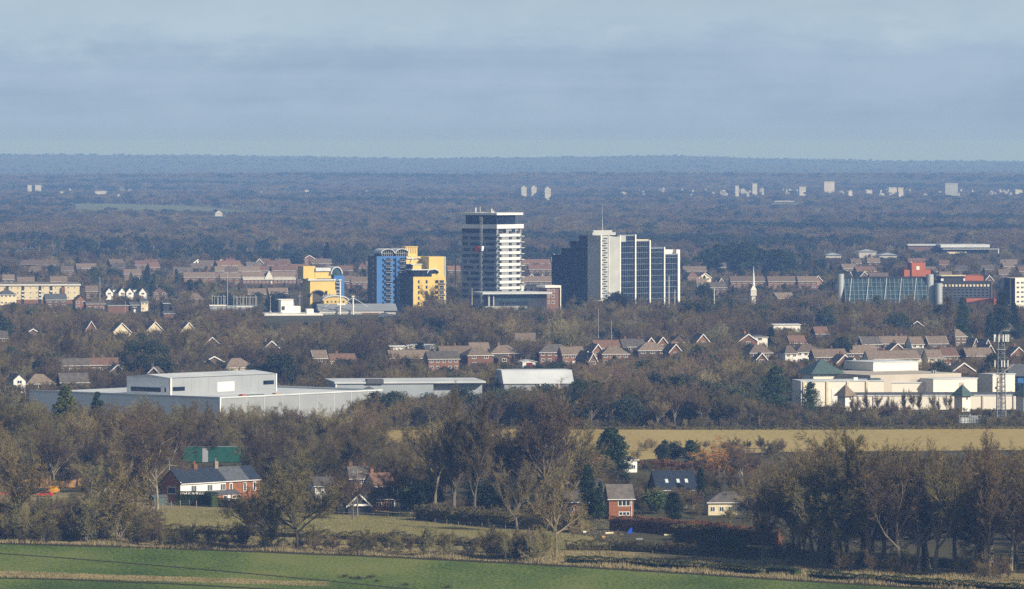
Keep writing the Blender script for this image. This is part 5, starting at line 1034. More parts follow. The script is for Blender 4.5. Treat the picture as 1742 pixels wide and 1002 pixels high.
def gen_conifer(seed, H, Rr, m, n=9000, shape=1.0, rag=.25, base=.06, size=.45, layers=0):
    rg = np.random.default_rng(seed); V = []; F = []
    nb = 150 if not layers else layers * 9
    for k in range(nb):
        t = rg.uniform(0, 1) ** .85 if not layers else ((k // 9) + rg.uniform(-.1, .1)) / layers
        t = min(max(t, 0), .99); zc = H * (base + (1 - base) * t); rad = Rr * (1 - t) ** shape * rg.uniform(1 - rag * 1.5, 1 + rag * .6) + .25
        if shape < .7: rad *= min(1, .55 + 1.6 * t)
        a = rg.uniform(0, 6.28); m_ = n // nb; u = rg.uniform(.1, 1, m_) ** .7; w = rad * .22 * (1.1 - u * .6) + .12
        P = np.stack([math.cos(a) * rad * u, math.sin(a) * rad * u, zc - u * rad * .25 + (u ** 2) * rad * .12], 1) + rg.normal(size=(m_, 3)) * np.stack([w, w, w * (.6 if not layers else .3)], 1)
        leaf_tris(rg, P, size, V, F, .3)
    V = [(x, y, max(z_, .05)) for x, y, z_ in V]
    T_ = MB().bar((0, 0, 0), (0, 0, H * .85), H * .017 + .05, .04, 7)
    return meshfrom('trunk', T_.v, T_.f, M_bark), meshfrom('crown', V, F, m)
def gen_round(seed, H, Rr, m, n=9000, blobs=60, base=.08, size=.4):
    rg = np.random.default_rng(seed); V = []; F = []; T_ = MB().bar((0, 0, 0), (0, 0, H * .55), H * .02 + .05, .08, 7)
    for k in range(blobs):
        d = rg.normal(size=3); d /= np.linalg.norm(d); rr_ = rg.uniform(.3, .92)
        c = np.array((d[0] * Rr * rr_, d[1] * Rr * rr_, H * (.5 + base / 2) + d[2] * H * (.5 - base / 2) * rr_)); br = Rr * rg.uniform(.16, .36)
        q = rg.normal(size=(n // blobs, 3)); q /= np.linalg.norm(q, axis=1)[:, None]; P = c + q * br * rg.uniform(.7, 1.1, (n // blobs, 1)) * np.array((1, 1, .8)); leaf_tris(rg, P, size, V, F)
        T_.bar((0, 0, H * .35), tuple(c), .12, .04, 4)
    V = [(x, y, max(z_, .05)) for x, y, z_ in V]
    return meshfrom('trunk', T_.v, T_.f, M_bark), meshfrom('crown', V, F, m)
PR = {}
PR['oak'] = [(gen_bare(1, 20, .26, 1.15, 9, .15, twigs=8, tw=.055, bark=M_barkd), 20, 11), (gen_bare(2, 20, .24, 1.25, 9, .2, twigs=7, tw=.055, bark=M_barkd), 20, 11), (gen_bare(33, 20, .3, 1.0, 7, .25), 20, 9)]
PR['oaky'] = [(gen_bare(7, 20, .25, 1.1, 8, .2, twigm=M_twigo), 20, 10), (gen_bare(8, 20, .28, 1.0, 7, .3, twigm=M_twigo), 20, 9)]
PR['ash'] = [(gen_bare(3, 20, .3, .75, 7, .6, twigs=4), 20, 7), (gen_bare(4, 20, .32, .8, 8, .5, lean=.1, twigs=4), 20, 7)]
PR['red'] = [(gen_bare(14, 20, .3, .8, 8, .5, twigm=M_twigr), 20, 7), (gen_bare(15, 20, .28, .95, 7, .4, twigm=M_twigr), 20, 8)]
PR['poplar'] = [(gen_bare(5, 20, .4, .75, 17, .7, narrow=True, twigs=6), 20, 5), (gen_bare(6, 20, .4, .8, 16, .6, narrow=True, twigs=6), 20, 5)]
PR['birch'] = [(gen_bare(9, 20, .35, .9, 8, .45, bark=M_birch, twigm=M_twigr, droop=.12, r0=.26), 20, 7)]
PR['bush'] = [(gen_bare(10, 8, .2, 1, 6, .3, multi=6, tw=.04), 8, 5), (gen_bare(11, 8, .2, 1, 6, .2, multi=7, tw=.04, twigm=M_twigo), 8, 5), (gen_bare(12, 8, .2, 1, 6, .2, multi=6, tw=.04, twigm=M_twigr), 8, 5)]
PR['thorn'] = [(gen_bare(13, 8, .2, 1, 6, .1, multi=8, tw=.05, twigm=M_thorn), 8, 5)]
PR['willow'] = [(gen_bare(16, 14, .2, 1.1, 9, .1, twigs=8, droop=.25, twigm=M_willow), 14, 8)]
PR['conifer'] = [(gen_conifer(1, 18, 4.6, M_conif, 11000, .8), 18, 5), (gen_conifer(2, 18, 4.0, M_conif, 11000, .6, rag=.35), 18, 4)]
PR['yew'] = [(gen_conifer(12, 15, 4.7, M_conif, 15000, .42, rag=.12, base=.0), 15, 4.5)]
PR['golden'] = [(gen_conifer(3, 18, 5, M_conifg, 11000, .8, rag=.3), 18, 5)]
PR['spruce'] = [(gen_conifer(4, 18, 5, M_spruce, 9000, .9, layers=15), 18, 5)]
PR['cedar'] = [(gen_conifer(5, 14, 7.0, M_conif, 9000, .5, rag=.62, base=.12), 14, 8)]
PR['cypress'] = [(gen_conifer(6, 10, 1.9, M_conif, 6000, .45, rag=.12, base=.0, size=.3), 10, 2)]
PR['redwood'] = [(gen_conifer(8, 26, 6.5, M_conif, 13000, .55, rag=.3), 26, 6.5)]
PR['holly'] = [(gen_round(1, 10, 5.2, M_everg), 10, 5), (gen_round(2, 10, 4.6, M_everg), 10, 5)]
PR['laurel'] = [(gen_round(3, 5, 3, M_laurel, 5000, size=.3), 5, 3)]
rp = random.Random(77)
RES = []        # reserved plots of placed trees
def plant(kind, X, Y, h, label, cat='tree', group=None, var=None, name=None, rz=None, z=0.0, wid=1.0):
    lst = PR[kind]; (tm, cm), H0, _ = lst[(var if var is not None else rp.randrange(len(lst))) % len(lst)]
    s = h / H0; o = thing(name or {'bush': 'bare_shrub', 'thorn': 'thorn_shrub', 'conifer': 'conifer_tree', 'golden': 'conifer_tree', 'spruce': 'spruce_tree', 'cedar': 'cedar_tree', 'cypress': 'cypress_tree', 'redwood': 'redwood_tree', 'holly': 'evergreen_tree', 'laurel': 'laurel_shrub', 'birch': 'birch_tree', 'willow': 'willow_tree', 'poplar': 'poplar_tree', 'oak': 'oak_tree', 'oaky': 'oak_tree'}.get(kind, 'bare_tree'), label, cat, (X, Y, z), rz if rz is not None else rp.uniform(0, 6.28), group)
    o.scale = (s * wid, s * wid, s); link('trunk' if kind not in ('bush', 'thorn', 'laurel') else 'stem', tm, o); link('crown' if kind not in ('bush', 'thorn', 'laurel') else 'foliage', cm, o)
    return o
def at(kind, px, yb, yt, label, cat='tree', D=None, group=None, **k):
    D = D or Dy(yb); h = CAMZ - (yt - EYE) * D / FPX; RES.append((XW(px, D), D)); return plant(kind, XW(px, D), D, h, label, cat, group, **k)
# notable trees, one by one
at('oak', 506, 938, 742, 'largest spreading bare oak, its thick dark trunk at the crop field edge', var=0, rz=1)
at('oak', 448, 928, 808, 'smaller dark bare tree close to the largest oak', var=1)
at('oak', 30, 916, 712, 'bare tree with a pale forked trunk at the thin end of the thicket', var=2)
at('bush', 205, 921, 770, 'many stemmed bare tree at the thicket end beside the open pasture', var=0)
at('birch', 268, 868, 688, 'pale limbed leafless birch beside the brick gable end')
at('oak', 946, 948, 778, 'gnarled bare oak with pale broken trunk above the low hedge', var=2)
at('poplar', 1301, 962, 800, 'slim bare tree with pale leaning trunk by the field gate', var=0)
at('oaky', 1398, 968, 782, 'yellowish lichened oak by the field gate', var=0)
at('poplar', 772, 880, 640, 'tall bare tree with pale trunk behind the pasture corner, first of the high pair', var=0)
at('poplar', 806, 884, 655, 'tall bare tree with ivy dark trunk, second of the high pair', var=1)
at('ash', 738, 876, 676, 'tall reddish brown bare tree beside the high pair', var=0)
at('red', 925, 878, 640, 'highest reddish bare tree before the stubble field', var=0)
at('ash', 885, 874, 668, 'tall bare tree beside the highest reddish one', var=1)
at('oak', 975, 870, 690, 'broad bare tree overlapping the start of the stubble field', var=2)
at('ash', 880, 905, 770, 'pale limbed bare tree over the thorn clump', var=0)
at('oak', 690, 868, 745, 'round brown bare tree right behind the wooden pole', var=2)
at('willow', 1232, 815, 738, 'orange twigged willow at the edge of the stubble field', wid=1.15)
at('birch', 1264, 845, 738, 'rusty birch standing before the orange willow')
at('yew', 1040, 826, 730, 'tall dense dark conifer standing alone before the stubble field', name='conifer_tree', wid=1.25)
at('conifer', 1000, 880, 790, 'dark fir crowding the side of the brick house', var=1)
at('conifer', 1020, 884, 820, 'lower dark fir touching the brick house wall', var=0)
at('conifer', 1192, 850, 796, 'dark conifer right of the slate roof with roof lights', var=1)
at('spruce', 806, 862, 776, 'blue grey spruce beneath the high pair of bare trees')
at('golden', 112, 771, 657, 'golden green conifer before the long low warehouse', wid=1.3)
at('conifer', 166, 768, 667, 'narrow dark conifer beside the golden green one', var=0)
at('cypress', 1146, 884, 838, 'black green rounded cypress in the garden', wid=1.8)
at('laurel', 1118, 874, 832, 'bright green laurel clump beside the black cypress', 'shrub', wid=1.1)
at('laurel', 1240, 872, 848, 'dark green shrub before the cream bungalow', 'shrub')
at('laurel', 702, 868, 812, 'green bushy evergreen at the foot of the brown bare trees', 'shrub')
at('holly', 728, 872, 815, 'large dark evergreen beneath the round brown tree')
at('holly', 848, 876, 812, 'dark ivy clad evergreen mass below the spruce')
at('holly', 880, 880, 820, 'rounded dark evergreen beside the spruce')
at('holly', 1128, 789, 750, 'round clipped dark evergreen by the stubble field, first of three', wid=.8)
at('holly', 1150, 787, 749, 'grey brown round bush between two dark evergreens by the stubble field', wid=.9)
at('cypress', 1175, 789, 749, 'bushy dark cypress by the stubble field, last of three', wid=1.6)
at('holly', 636, 775, 738, 'small dark round evergreen among brown woods')
at('cypress', 714, 620, 583, 'golden topped cypress before the ochre roofed house', wid=1.8)
at('cypress', 556, 620, 588, 'narrow very dark cypress by the orange brown bungalow')
at('cypress', 1311, 594, 557, 'dark pointed cypress by the flat roofed pale house', wid=1.3)
at('cypress', 1575, 594, 567, 'dark cypress between two brown roofed houses', wid=1.6)
at('cypress', 1467, 615, 594, 'small dark conical yew between roofs', wid=1.8)
at('redwood', 1637, 0, 506, 'tall dark giant redwood behind the estate', D=2680, wid=.85)
at('redwood', 1704, 0, 496, 'tallest and broadest giant redwood by the concrete flats', D=2700, wid=1.05)
at('redwood', 1725, 0, 515, 'giant redwood crowding the tallest one', D=2740)
at('poplar', 1612, 0, 478, 'slender bare tree before the dark glazed office', D=2850, var=0)
at('conifer', 1684, 0, 530, 'smaller dark conifer between two giant redwoods', D=2650)
at('holly', 1405, 560, 523, 'round nearly black evergreen above the estate', D=2880)
at('cedar', 1318, 700, 624, 'large dark flat topped pine before the pale stone hall')
at('cedar', 1378, 712, 650, 'ragged dark cedar with layered boughs before the pale stone front', wid=.8)
at('holly', 1184, 712, 648, 'dark ivy covered tree in the belt behind the stubble field')
at('holly', 1255, 705, 655, 'dark low pine left of the large flat topped pine')
at('conifer', 556, 0, 412, 'lone dark conifer standing above the far red roofs', D=4300, var=0)
at('conifer', 250, 0, 453, 'dark pointed conifer left of the brown terraces', D=3700, var=0)
at('conifer', 351, 0, 452, 'little dark conifer before the brown roof row', D=3950)
at('conifer', 460, 0, 453, 'little dark cone above the cream fronted terrace', D=3880)
at('conifer', 985, 525, 507, 'dark low pine at the foot of the stepped glass office', D=3060, wid=1.9)
at('holly', 1045, 530, 497, 'dark spreading cedar at the foot of the stair core', D=3080)
at('holly', 1200, 0, 480, 'dark evergreen beyond the glass office end', D=3350)
at('holly', 232, 640, 578, 'green ivy covered tree in the middle wood')
at('holly', 80, 650, 598, 'purplish dark evergreen behind the mottled bungalow')
at('holly', 15, 640, 592, 'green pine at the edge of the middle wood')
for k, (px, yt) in enumerate(((75, 524), (25, 520), (100, 530), (160, 528))): at('holly', px, 0, yt, ('first', 'second', 'third', 'fourth')[k] + ' dark evergreen in the wood below the cream flats', D=2950 - 25 * k)
for k, (px, w) in enumerate(((356, 1.0), (375, .9), (338, .8))): at('holly', px, 634, 612, ('middle', 'last', 'first')[k] + ' of three dark evergreens under the nested gables', D=2330)
at('ash', 730, 0, 478, 'bare tree crossing the front of the yellow flats', D=3090, var=0)
at('oak', 760, 0, 505, 'broad bare tree between yellow flats and banded tower', D=3000)
for k, px in enumerate((1122, 1138, 1152, 1166, 1180)): at('bush', px, 868 - k % 2 * 3, 829, 'low bare shrub hiding the wall of the slate roofed house', 'shrub', group='shrubs under the roof lights', wid=1.3)
for k, px in enumerate((1228, 1246, 1262, 1282)): at('bush' if k % 2 else 'oaky', px, 874 + k, 838 - k % 2 * 8, 'bare shrub before the cream bungalow windows', 'shrub', group='shrubs before the cream bungalow', wid=1.2)
KEEP.append((1185, 1272, 796, 1604, 3)); KEEP.append((1104, 1186, 784, 1680, 3)); KEEP.append((788, 828, 846, 1484, 3)); KEEP.append((1622, 1654, 582, 2680, 3)); KEEP.append((1688, 1742, 575, 2700, 3)); KEEP.append((1168, 1400, 456, 4050, 3)); KEEP.append((0, 500, 424, 4950, 3)); KEEP.append((1392, 1418, 553, 2880, 3)); KEEP.append((1296, 1340, 684, 2000, 3)); KEEP.append((1362, 1400, 700, 1950, 3))
for k_, px, yb, yt, lb in (('ash', 632, 872, 808, 'bare tree standing right before the carport'), ('oak', 572, 874, 786, 'bare tree hiding the white bungalow'), ('red', 600, 884, 792, 'reddish bare tree overlapping the carport and its pole'), ('oak', 655, 868, 800, 'bare tree over the brick annex')): at(k_, px, yb, yt, lb)
at('oaky', 262, 0, 660, 'large rounded olive bare crown rising before the tall warehouse corner', D=1765, wid=1.15, var=0)
at('oaky', 36, 0, 650, 'large olive bare tree at the outer end of the wood before the low warehouse', D=1745, wid=1.2, var=1)
at('oaky', 84, 0, 676, 'olive bare tree between the golden conifer and the outer wood', D=1730, var=0)
at('oaky', 205, 0, 676, 'leafless olive green tree left of the tall warehouse corner', D=1750, var=1)
for k in range(12): at('ash' if k % 2 else 'poplar', 1446 + 15 * k + rp.uniform(-5, 5), 0, rp.uniform(655, 672), 'thin bare sapling growing before the pale stone range', D=1985 + rp.uniform(-8, 8), group='saplings before the stone range', wid=.8)
for k, (px, y) in enumerate(((598, 985), (612, 986), (630, 984), (642, 990), (690, 996), (760, 1001), (585, 983))): at('thorn', px, y, y - rp.uniform(5, 9), 'dark weed tuft standing in the crop beside the strip of dead grass', 'weed', group='dark tufts in the crop', wid=2.2, name='weed_tuft')
# evergreen hill wood behind the brick terraces
for k in range(34):
    t = (k + .5) / 34; px = 1168 + 232 * t + rp.uniform(-5, 5); D = rp.uniform(4050, 4500); ytop = float(np.interp(px, [1165, 1195, 1225, 1265, 1300, 1330, 1370, 1400], [432, 425, 412, 407, 416, 424, 430, 440])) + rp.uniform(0, 12)
    X = XW(px, D); plant('yew', X, D, max(8, CAMZ - (ytop - EYE) * D / FPX), 'dark evergreen in the domed clump behind the brick terraces', group='dark domed clump of evergreens', wid=rp.uniform(1.3, 1.8), name='evergreen_tree'); RES.append((X, D))
for k in range(40):
    px = 5 + 500 * k / 40 + rp.uniform(-6, 6); D = rp.uniform(4950, 5250); plant('conifer' if k % 3 else 'holly', XW(px, D), D, rp.uniform(8, 13) if px < 380 else rp.uniform(6, 9), 'dark pine in the plantation edge above the red roofs', group='dark pines above the red roofs', wid=1.5); RES.append((XW(px, D), D))
for k in range(14):
    px = 855 + 100 * k / 14; D = rp.uniform(4450, 4700); plant('conifer', XW(px, D), D, rp.uniform(9, 12), 'dark conifer in the thin row right of the banded tower', group='dark conifer row by the banded tower', wid=1.5)
# ------------------------------------------------------------------ scattered trees
KP = [k for k in KEEP]
def fits(px, D, h, half, s=1.0):
    """largest height a tree here may have so that what stands behind it stays in view, or 0"""
    hw = half * FPX / D * (.8 if D < 5000 else 1.5)
    for x0, x1, yb, Dk, dep in KP:
        if px + hw < x0 or px - hw > x1: continue
        if D < Dk - 1:
            hm = CAMZ - (yb - EYE) * D / FPX
            if hm * s < h: h = hm * s
        elif D < Dk + dep and x0 - 4 < px < x1 + 4: return 0
    return h
used = {}
def clear(X, Y, r):
    c = (int(X // r), int(Y // r))
    for i in (-1, 0, 1):
        for j in (-1, 0, 1):
            for (a, b) in used.get((r, c[0] + i, c[1] + j), ()):
                if (a - X) ** 2 + (b - Y) ** 2 < r * r: return False
    used.setdefault((r, *c), []).append((X, Y)); return True
NBARE = 0; REST = []
def zone(n, xs, Ds, hs, kinds, label, group, cat='tree', gap=6, hf=None, cond=None, hmin=3.0, keep_s=1.0, stuff=False, hr_=None):
    global NBARE; c = 0; t = 0
    hr_ = hr_ or (.6, 1.0)
    while c < n and t < n * 12:
        t += 1; D = rp.uniform(*Ds) if not callable(Ds) else None; px = rp.uniform(*xs)
        if D is None: D = Ds(px)
        X = XW(px, D)
        if cond and not cond(px, D): continue
        h = rp.uniform(*hs) if hf is None else hf(px, D) * rp.choice((rp.uniform(*hr_), rp.uniform(.85, 1.08))); kind = rp.choice(kinds); (tm, cm), H0, rad = PR[kind][0]
        if any((X - a) ** 2 + (D - b) ** 2 < 16 for a, b in RES): continue
        h2 = fits(px, D, h, rad * h / H0, rp.uniform(.85, 1.1) * keep_s)
        if h2 < hmin: continue
        if stuff and D > 4300 and math.sin(X / 190 + D / 420 + 1) * math.sin(D / 260 + X / 700) > .72: kind = 'holly' if rp.random() < .7 else 'conifer'
        if kind in ('oak', 'ash', 'red', 'poplar', 'oaky') and h2 < 5: kind = 'bush'
        if not clear(X, D, gap): continue
        c += 1
        if stuff: REST.append((X, D, h2, kind)); continue
        plant(kind, X, D, h2, label, cat, group, wid=rp.uniform(.9, 1.15) * min(1.6, (h / h2) ** .5)); NBARE += kind in ('oak', 'ash', 'red', 'poplar', 'oaky', 'birch')
    return c
fy = lambda x: Dy(edge_y(x))
# along the crop field
zone(26, (-20, 262), lambda px: fy(px) + rp.uniform(8, 75), (8, 15), ['oak', 'bush', 'oaky', 'bush'], 'bare brown tree in the dense thicket at the thin corner of the crop field', 'thicket beside the crop field', gap=4.5)
zone(34, (-20, 262), lambda px: fy(px) + rp.uniform(5, 30), (3.2, 6), ['bush', 'thorn'], 'low dark shrub filling the foot of the thicket beside the crop field', 'undershrubs of the thicket', 'shrub', gap=2.6, hmin=1.5)
zone(30, (262, 905), lambda px: fy(px) + rp.uniform(6, 16), (3.0, 8), ['bush', 'thorn', 'bush'], 'bare hedgerow shrub between the crop field and the pasture', 'hedgerow shrubs along the crop field', 'shrub', gap=4.5, hmin=1.6)
zone(8, (840, 925), lambda px: fy(px) + rp.uniform(6, 22), (5, 9), ['thorn', 'thorn', 'bush'], 'dark thorn bush in the clump left of the gnarled oak', 'dark thorn clump', 'shrub', gap=3, hmin=2)
# belt at the right
zone(34, (1345, 1790), lambda px: fy(px) + rp.uniform(34, 90), (19, 27), ['red', 'ash', 'oak', 'red', 'oaky', 'ash', 'poplar'], 'tall bare tree in the dark belt along the dry verge beyond the field gate', 'tall bare belt beyond the field gate', gap=6.5, hr_=(.88, 1.0), hf=lambda px, D: CAMZ - (float(np.interp(px, [1340, 1400, 1480, 1560, 1620, 1680, 1742, 1800], [770, 728, 718, 734, 724, 716, 732, 730])) - EYE) * D / FPX)
zone(26, (1340, 1790), lambda px: fy(px) + rp.uniform(30, 60), (2.5, 6), ['bush', 'bush', 'bush'], 'twiggy undershrub at the foot of the tall dark belt', 'undershrubs of the tall dark belt', 'shrub', gap=3.5, hmin=2)
zone(12, (1040, 1345), lambda px: fy(px) + rp.uniform(55, 75), (3, 6), ['bush', 'bush', 'thorn'], 'bare garden shrub behind the russet hedge', 'shrubs behind the russet hedge', 'shrub', gap=4, hmin=2)
# gardens in the middle
zone(22, (1080, 1350), (1480, 1600), (6, 12), ['oak', 'oaky', 'bush', 'red', 'oak'], 'bare garden tree around the cream bungalow and slate roofed house', 'bare garden trees', gap=6, hmin=3)
zone(24, (870, 1040), (1450, 1600), (9, 17), ['oak', 'ash', 'oaky', 'red'], 'bare tree in the gardens between the gnarled oak and the brick house', 'bare garden trees left of the brick house', gap=6)
zone(26, (690, 900), (1440, 1620), (12, 21), ['oak', 'ash', 'red', 'oaky'], 'brown bare tree packed around the spruce and the high pair', 'bare trees round the spruce', gap=6)
zone(24, (430, 700), (1500, 1640), (8, 17), ['oak', 'red', 'ash', 'oaky'], 'bare tree crowding behind the white bungalow and carport', 'bare trees behind the carport', gap=6)
zone(14, (1240, 1400), (1420, 1620), (8, 14), ['oak', 'oaky', 'red', 'bush'], 'bare tree between the orange willow and the dark belt', 'bare trees by the willow', gap=6)
# wood behind the cottages up to the warehouses
hb = lambda px, D: CAMZ - (float(np.interp(px, [-50, 60, 110, 200, 260, 330, 400, 500, 600, 700, 860], [650, 660, 676, 672, 662, 676, 680, 682, 678, 668, 668])) - EYE) * D / FPX
zone(46, (-20, 700), (1680, 1800), (10, 18), ['oak', 'ash', 'red', 'oaky', 'ash'], 'bare tree in the wood between the cottages and the grey warehouses', 'wood before the grey warehouses', gap=8, hf=hb, hr_=(.85, 1.0))
zone(44, (-20, 640), (1560, 1680), (10, 18), ['oak', 'ash', 'oaky', 'oaky'], 'bare tree in the nearer wood just behind the cottages and thicket', 'nearer wood behind the cottages', gap=7, hf=lambda px, D: rp.uniform(11, 17))
zone(20, (-20, 290), (1420, 1560), (9, 16), ['oak', 'oaky', 'red', 'oaky', 'bush'], 'bare tree behind the thicket and the orange fence', 'bare trees by the orange fence', gap=7)
zone(14, (640, 1020), (1640, 1800), (8, 13), ['oak', 'ash', 'oaky'], 'bare tree standing in or beside the stubble field', 'bare trees by the stubble', gap=8, hf=lambda px, D: CAMZ - (float(np.interp(px, [640, 860, 1000], [690, 700, 750])) - EYE) * D / FPX, cond=lambda px, D: px < 860 or rp.random() < .3)
zone(60, (1040, 1360), (1600, 1770), (2.5, 5), ['bush', 'thorn', 'bush'], 'low russet scrub along the near edge of the stubble field', 'scrub edging the stubble field', 'shrub', gap=3, hmin=1.2)
NB2 = NBARE
# belt beyond the stubble field
hf1 = lambda px, D: CAMZ - (float(np.interp(px, [640, 700, 800, 900, 1000, 1100, 1200, 1240, 1300, 1360, 1420, 1800], [655, 668, 660, 655, 642, 638, 642, 652, 668, 690, 692, 692])) - EYE) * D / FPX
zone(max(0, 300 - NBARE), (640, 1400), (1905, 1960), (9, 14), ['oak', 'ash', 'red', 'oaky', 'poplar'], 'bare tree in the front rank of the belt beyond the stubble field', 'belt beyond the stubble field', gap=7, hf=lambda px, D: min(15, hf1(px, D) * .95))
# ------------------------------------------------------------------ the rest of the woodland
allk = ['oak', 'ash', 'red', 'oaky', 'oak', 'ash', 'poplar']
S_ = dict(stuff=True, label='', group=None)
zone(330, (600, 1400), (1895, 2060), (9, 14), allk + ['holly'], gap=5, hf=lambda px, D: min(16, hf1(px, D)), **S_)
zone(420, (640, 2080), (1888, 1930), (2.5, 4.5), ['bush', 'thorn'], gap=2.5, hmin=1.2, **S_)
zone(160, (1340, 2080), (1900, 2010), (3, 6), ['bush', 'bush', 'oaky', 'red'], gap=3.5, hf=lambda px, D: CAMZ - (float(np.interp(px, [1340, 1440, 1560, 1620, 1700, 1790], [680, 678, 680, 690, 692, 695])) - EYE) * D / FPX, hmin=1.5, **S_)
zone(300, (-330, 700), (1560, 1860), (9, 15), allk, gap=5, hf=lambda px, D: min(hb(px, D), rp.uniform(10, 17)), hmin=3, **S_)
zone(260, (-330, 640), (1640, 1860), (3, 6), ['bush', 'bush', 'thorn'], gap=4, hmin=1.5, **S_)
zone(300, (-330, 1300), (1430, 1640), (2.5, 5.5), ['bush', 'thorn', 'bush'], gap=4, hmin=1.3, cond=lambda px, D: not (200 < px < 440 and D < 1500) and not (440 < px < 860 and D < 1455) and not (px > 1050 and D > 1560), **S_)
zone(90, (1800, 2080), (1260, 1500), (6, 22), ['oak', 'red', 'bush', 'ash'], gap=6, hmin=3, **S_)
zone(70, (-330, -20), (1340, 1560), (6, 16), ['oak', 'red', 'bush', 'ash'], gap=6, hmin=3, **S_)
def hmid(px, D): return rp.uniform(9, 15) if rp.random() < .8 else rp.uniform(14, 19)
mixm = ['oak', 'ash', 'red', 'oak', 'ash', 'poplar', 'birch', 'oak', 'ash', 'oaky', 'oaky', 'red', 'poplar', 'oak', 'ash', 'oak', 'ash', 'red', 'oaky', 'holly']
zone(2990, (-330, 2080), (2080, 2900), (9, 15), mixm, gap=7, hf=hmid, hmin=3.2, keep_s=.97, **S_)
zone(1950, (-330, 2080), (2080, 2900), (3, 5), ['bush', 'bush', 'thorn'], gap=6, hmin=1.5, **S_)
zone(1170, (-330, 2080), (2850, 3130), (9, 15), mixm, gap=6, hf=lambda px, D: rp.uniform(9, 14), hmin=2.5, **S_)
zone(1950, (-330, 2080), (3130, 4300), (6, 12), mixm + ['holly', 'conifer'], gap=10, hmin=2.5, **S_)
zone(1170, (-330, 2080), (3130, 4300), (3, 5), ['bush', 'thorn'], gap=8, hmin=1.2, **S_)
zone(2340, (-330, 2080), (4300, 5300), (7, 12), mixm + ['holly'], gap=11, hmin=2.5, **S_)
zone(8060, (-330, 2080), (5250, 8000), (8.5, 11), mixm, gap=11, hmin=3, cond=lambda px, D: not (D > 7080 and 120 < px < 485 and D > 7080 + (485 - px) * 1.1), **S_)
# hedgerow woods round the distant green field and the plain beyond
zone(700, (-100, 900), lambda px: rp.uniform(8780, 9200) if px < 230 else rp.uniform(8780 - (px - 230) * 3.2 if px < 500 else 7900, 9200), (10, 14), mixm + ['holly', 'conifer'], gap=11, hmin=3, **S_)
zone(34, (180, 500), lambda px: 7130 + (485 - px) * 1.6 + rp.uniform(0, 200), (6, 8), ['bush', 'holly'], gap=9, hmin=2, **S_)
zone(6760, (-330, 2080), (8000, 10200), (8, 11), mixm + ['holly'], gap=13, hmin=3, cond=lambda px, D: not (D < 8780 and 110 < px < 520) and math.sin(XW(px, D) / 160 + D / 300) > -.85, **S_)
zone(5980, (-330, 2080), (10200, 13600), (8, 11), mixm, gap=18, hmin=3, cond=lambda px, D: math.sin(XW(px, D) / 210 + D / 240) > -.45, **S_)
zone(5850, (-330, 2080), (13600, 22300), (5, 8), mixm + ['holly'], gap=30, hmin=3, cond=lambda px, D: math.sin(XW(px, D) / 330 + D / 210) > -.6, **S_)
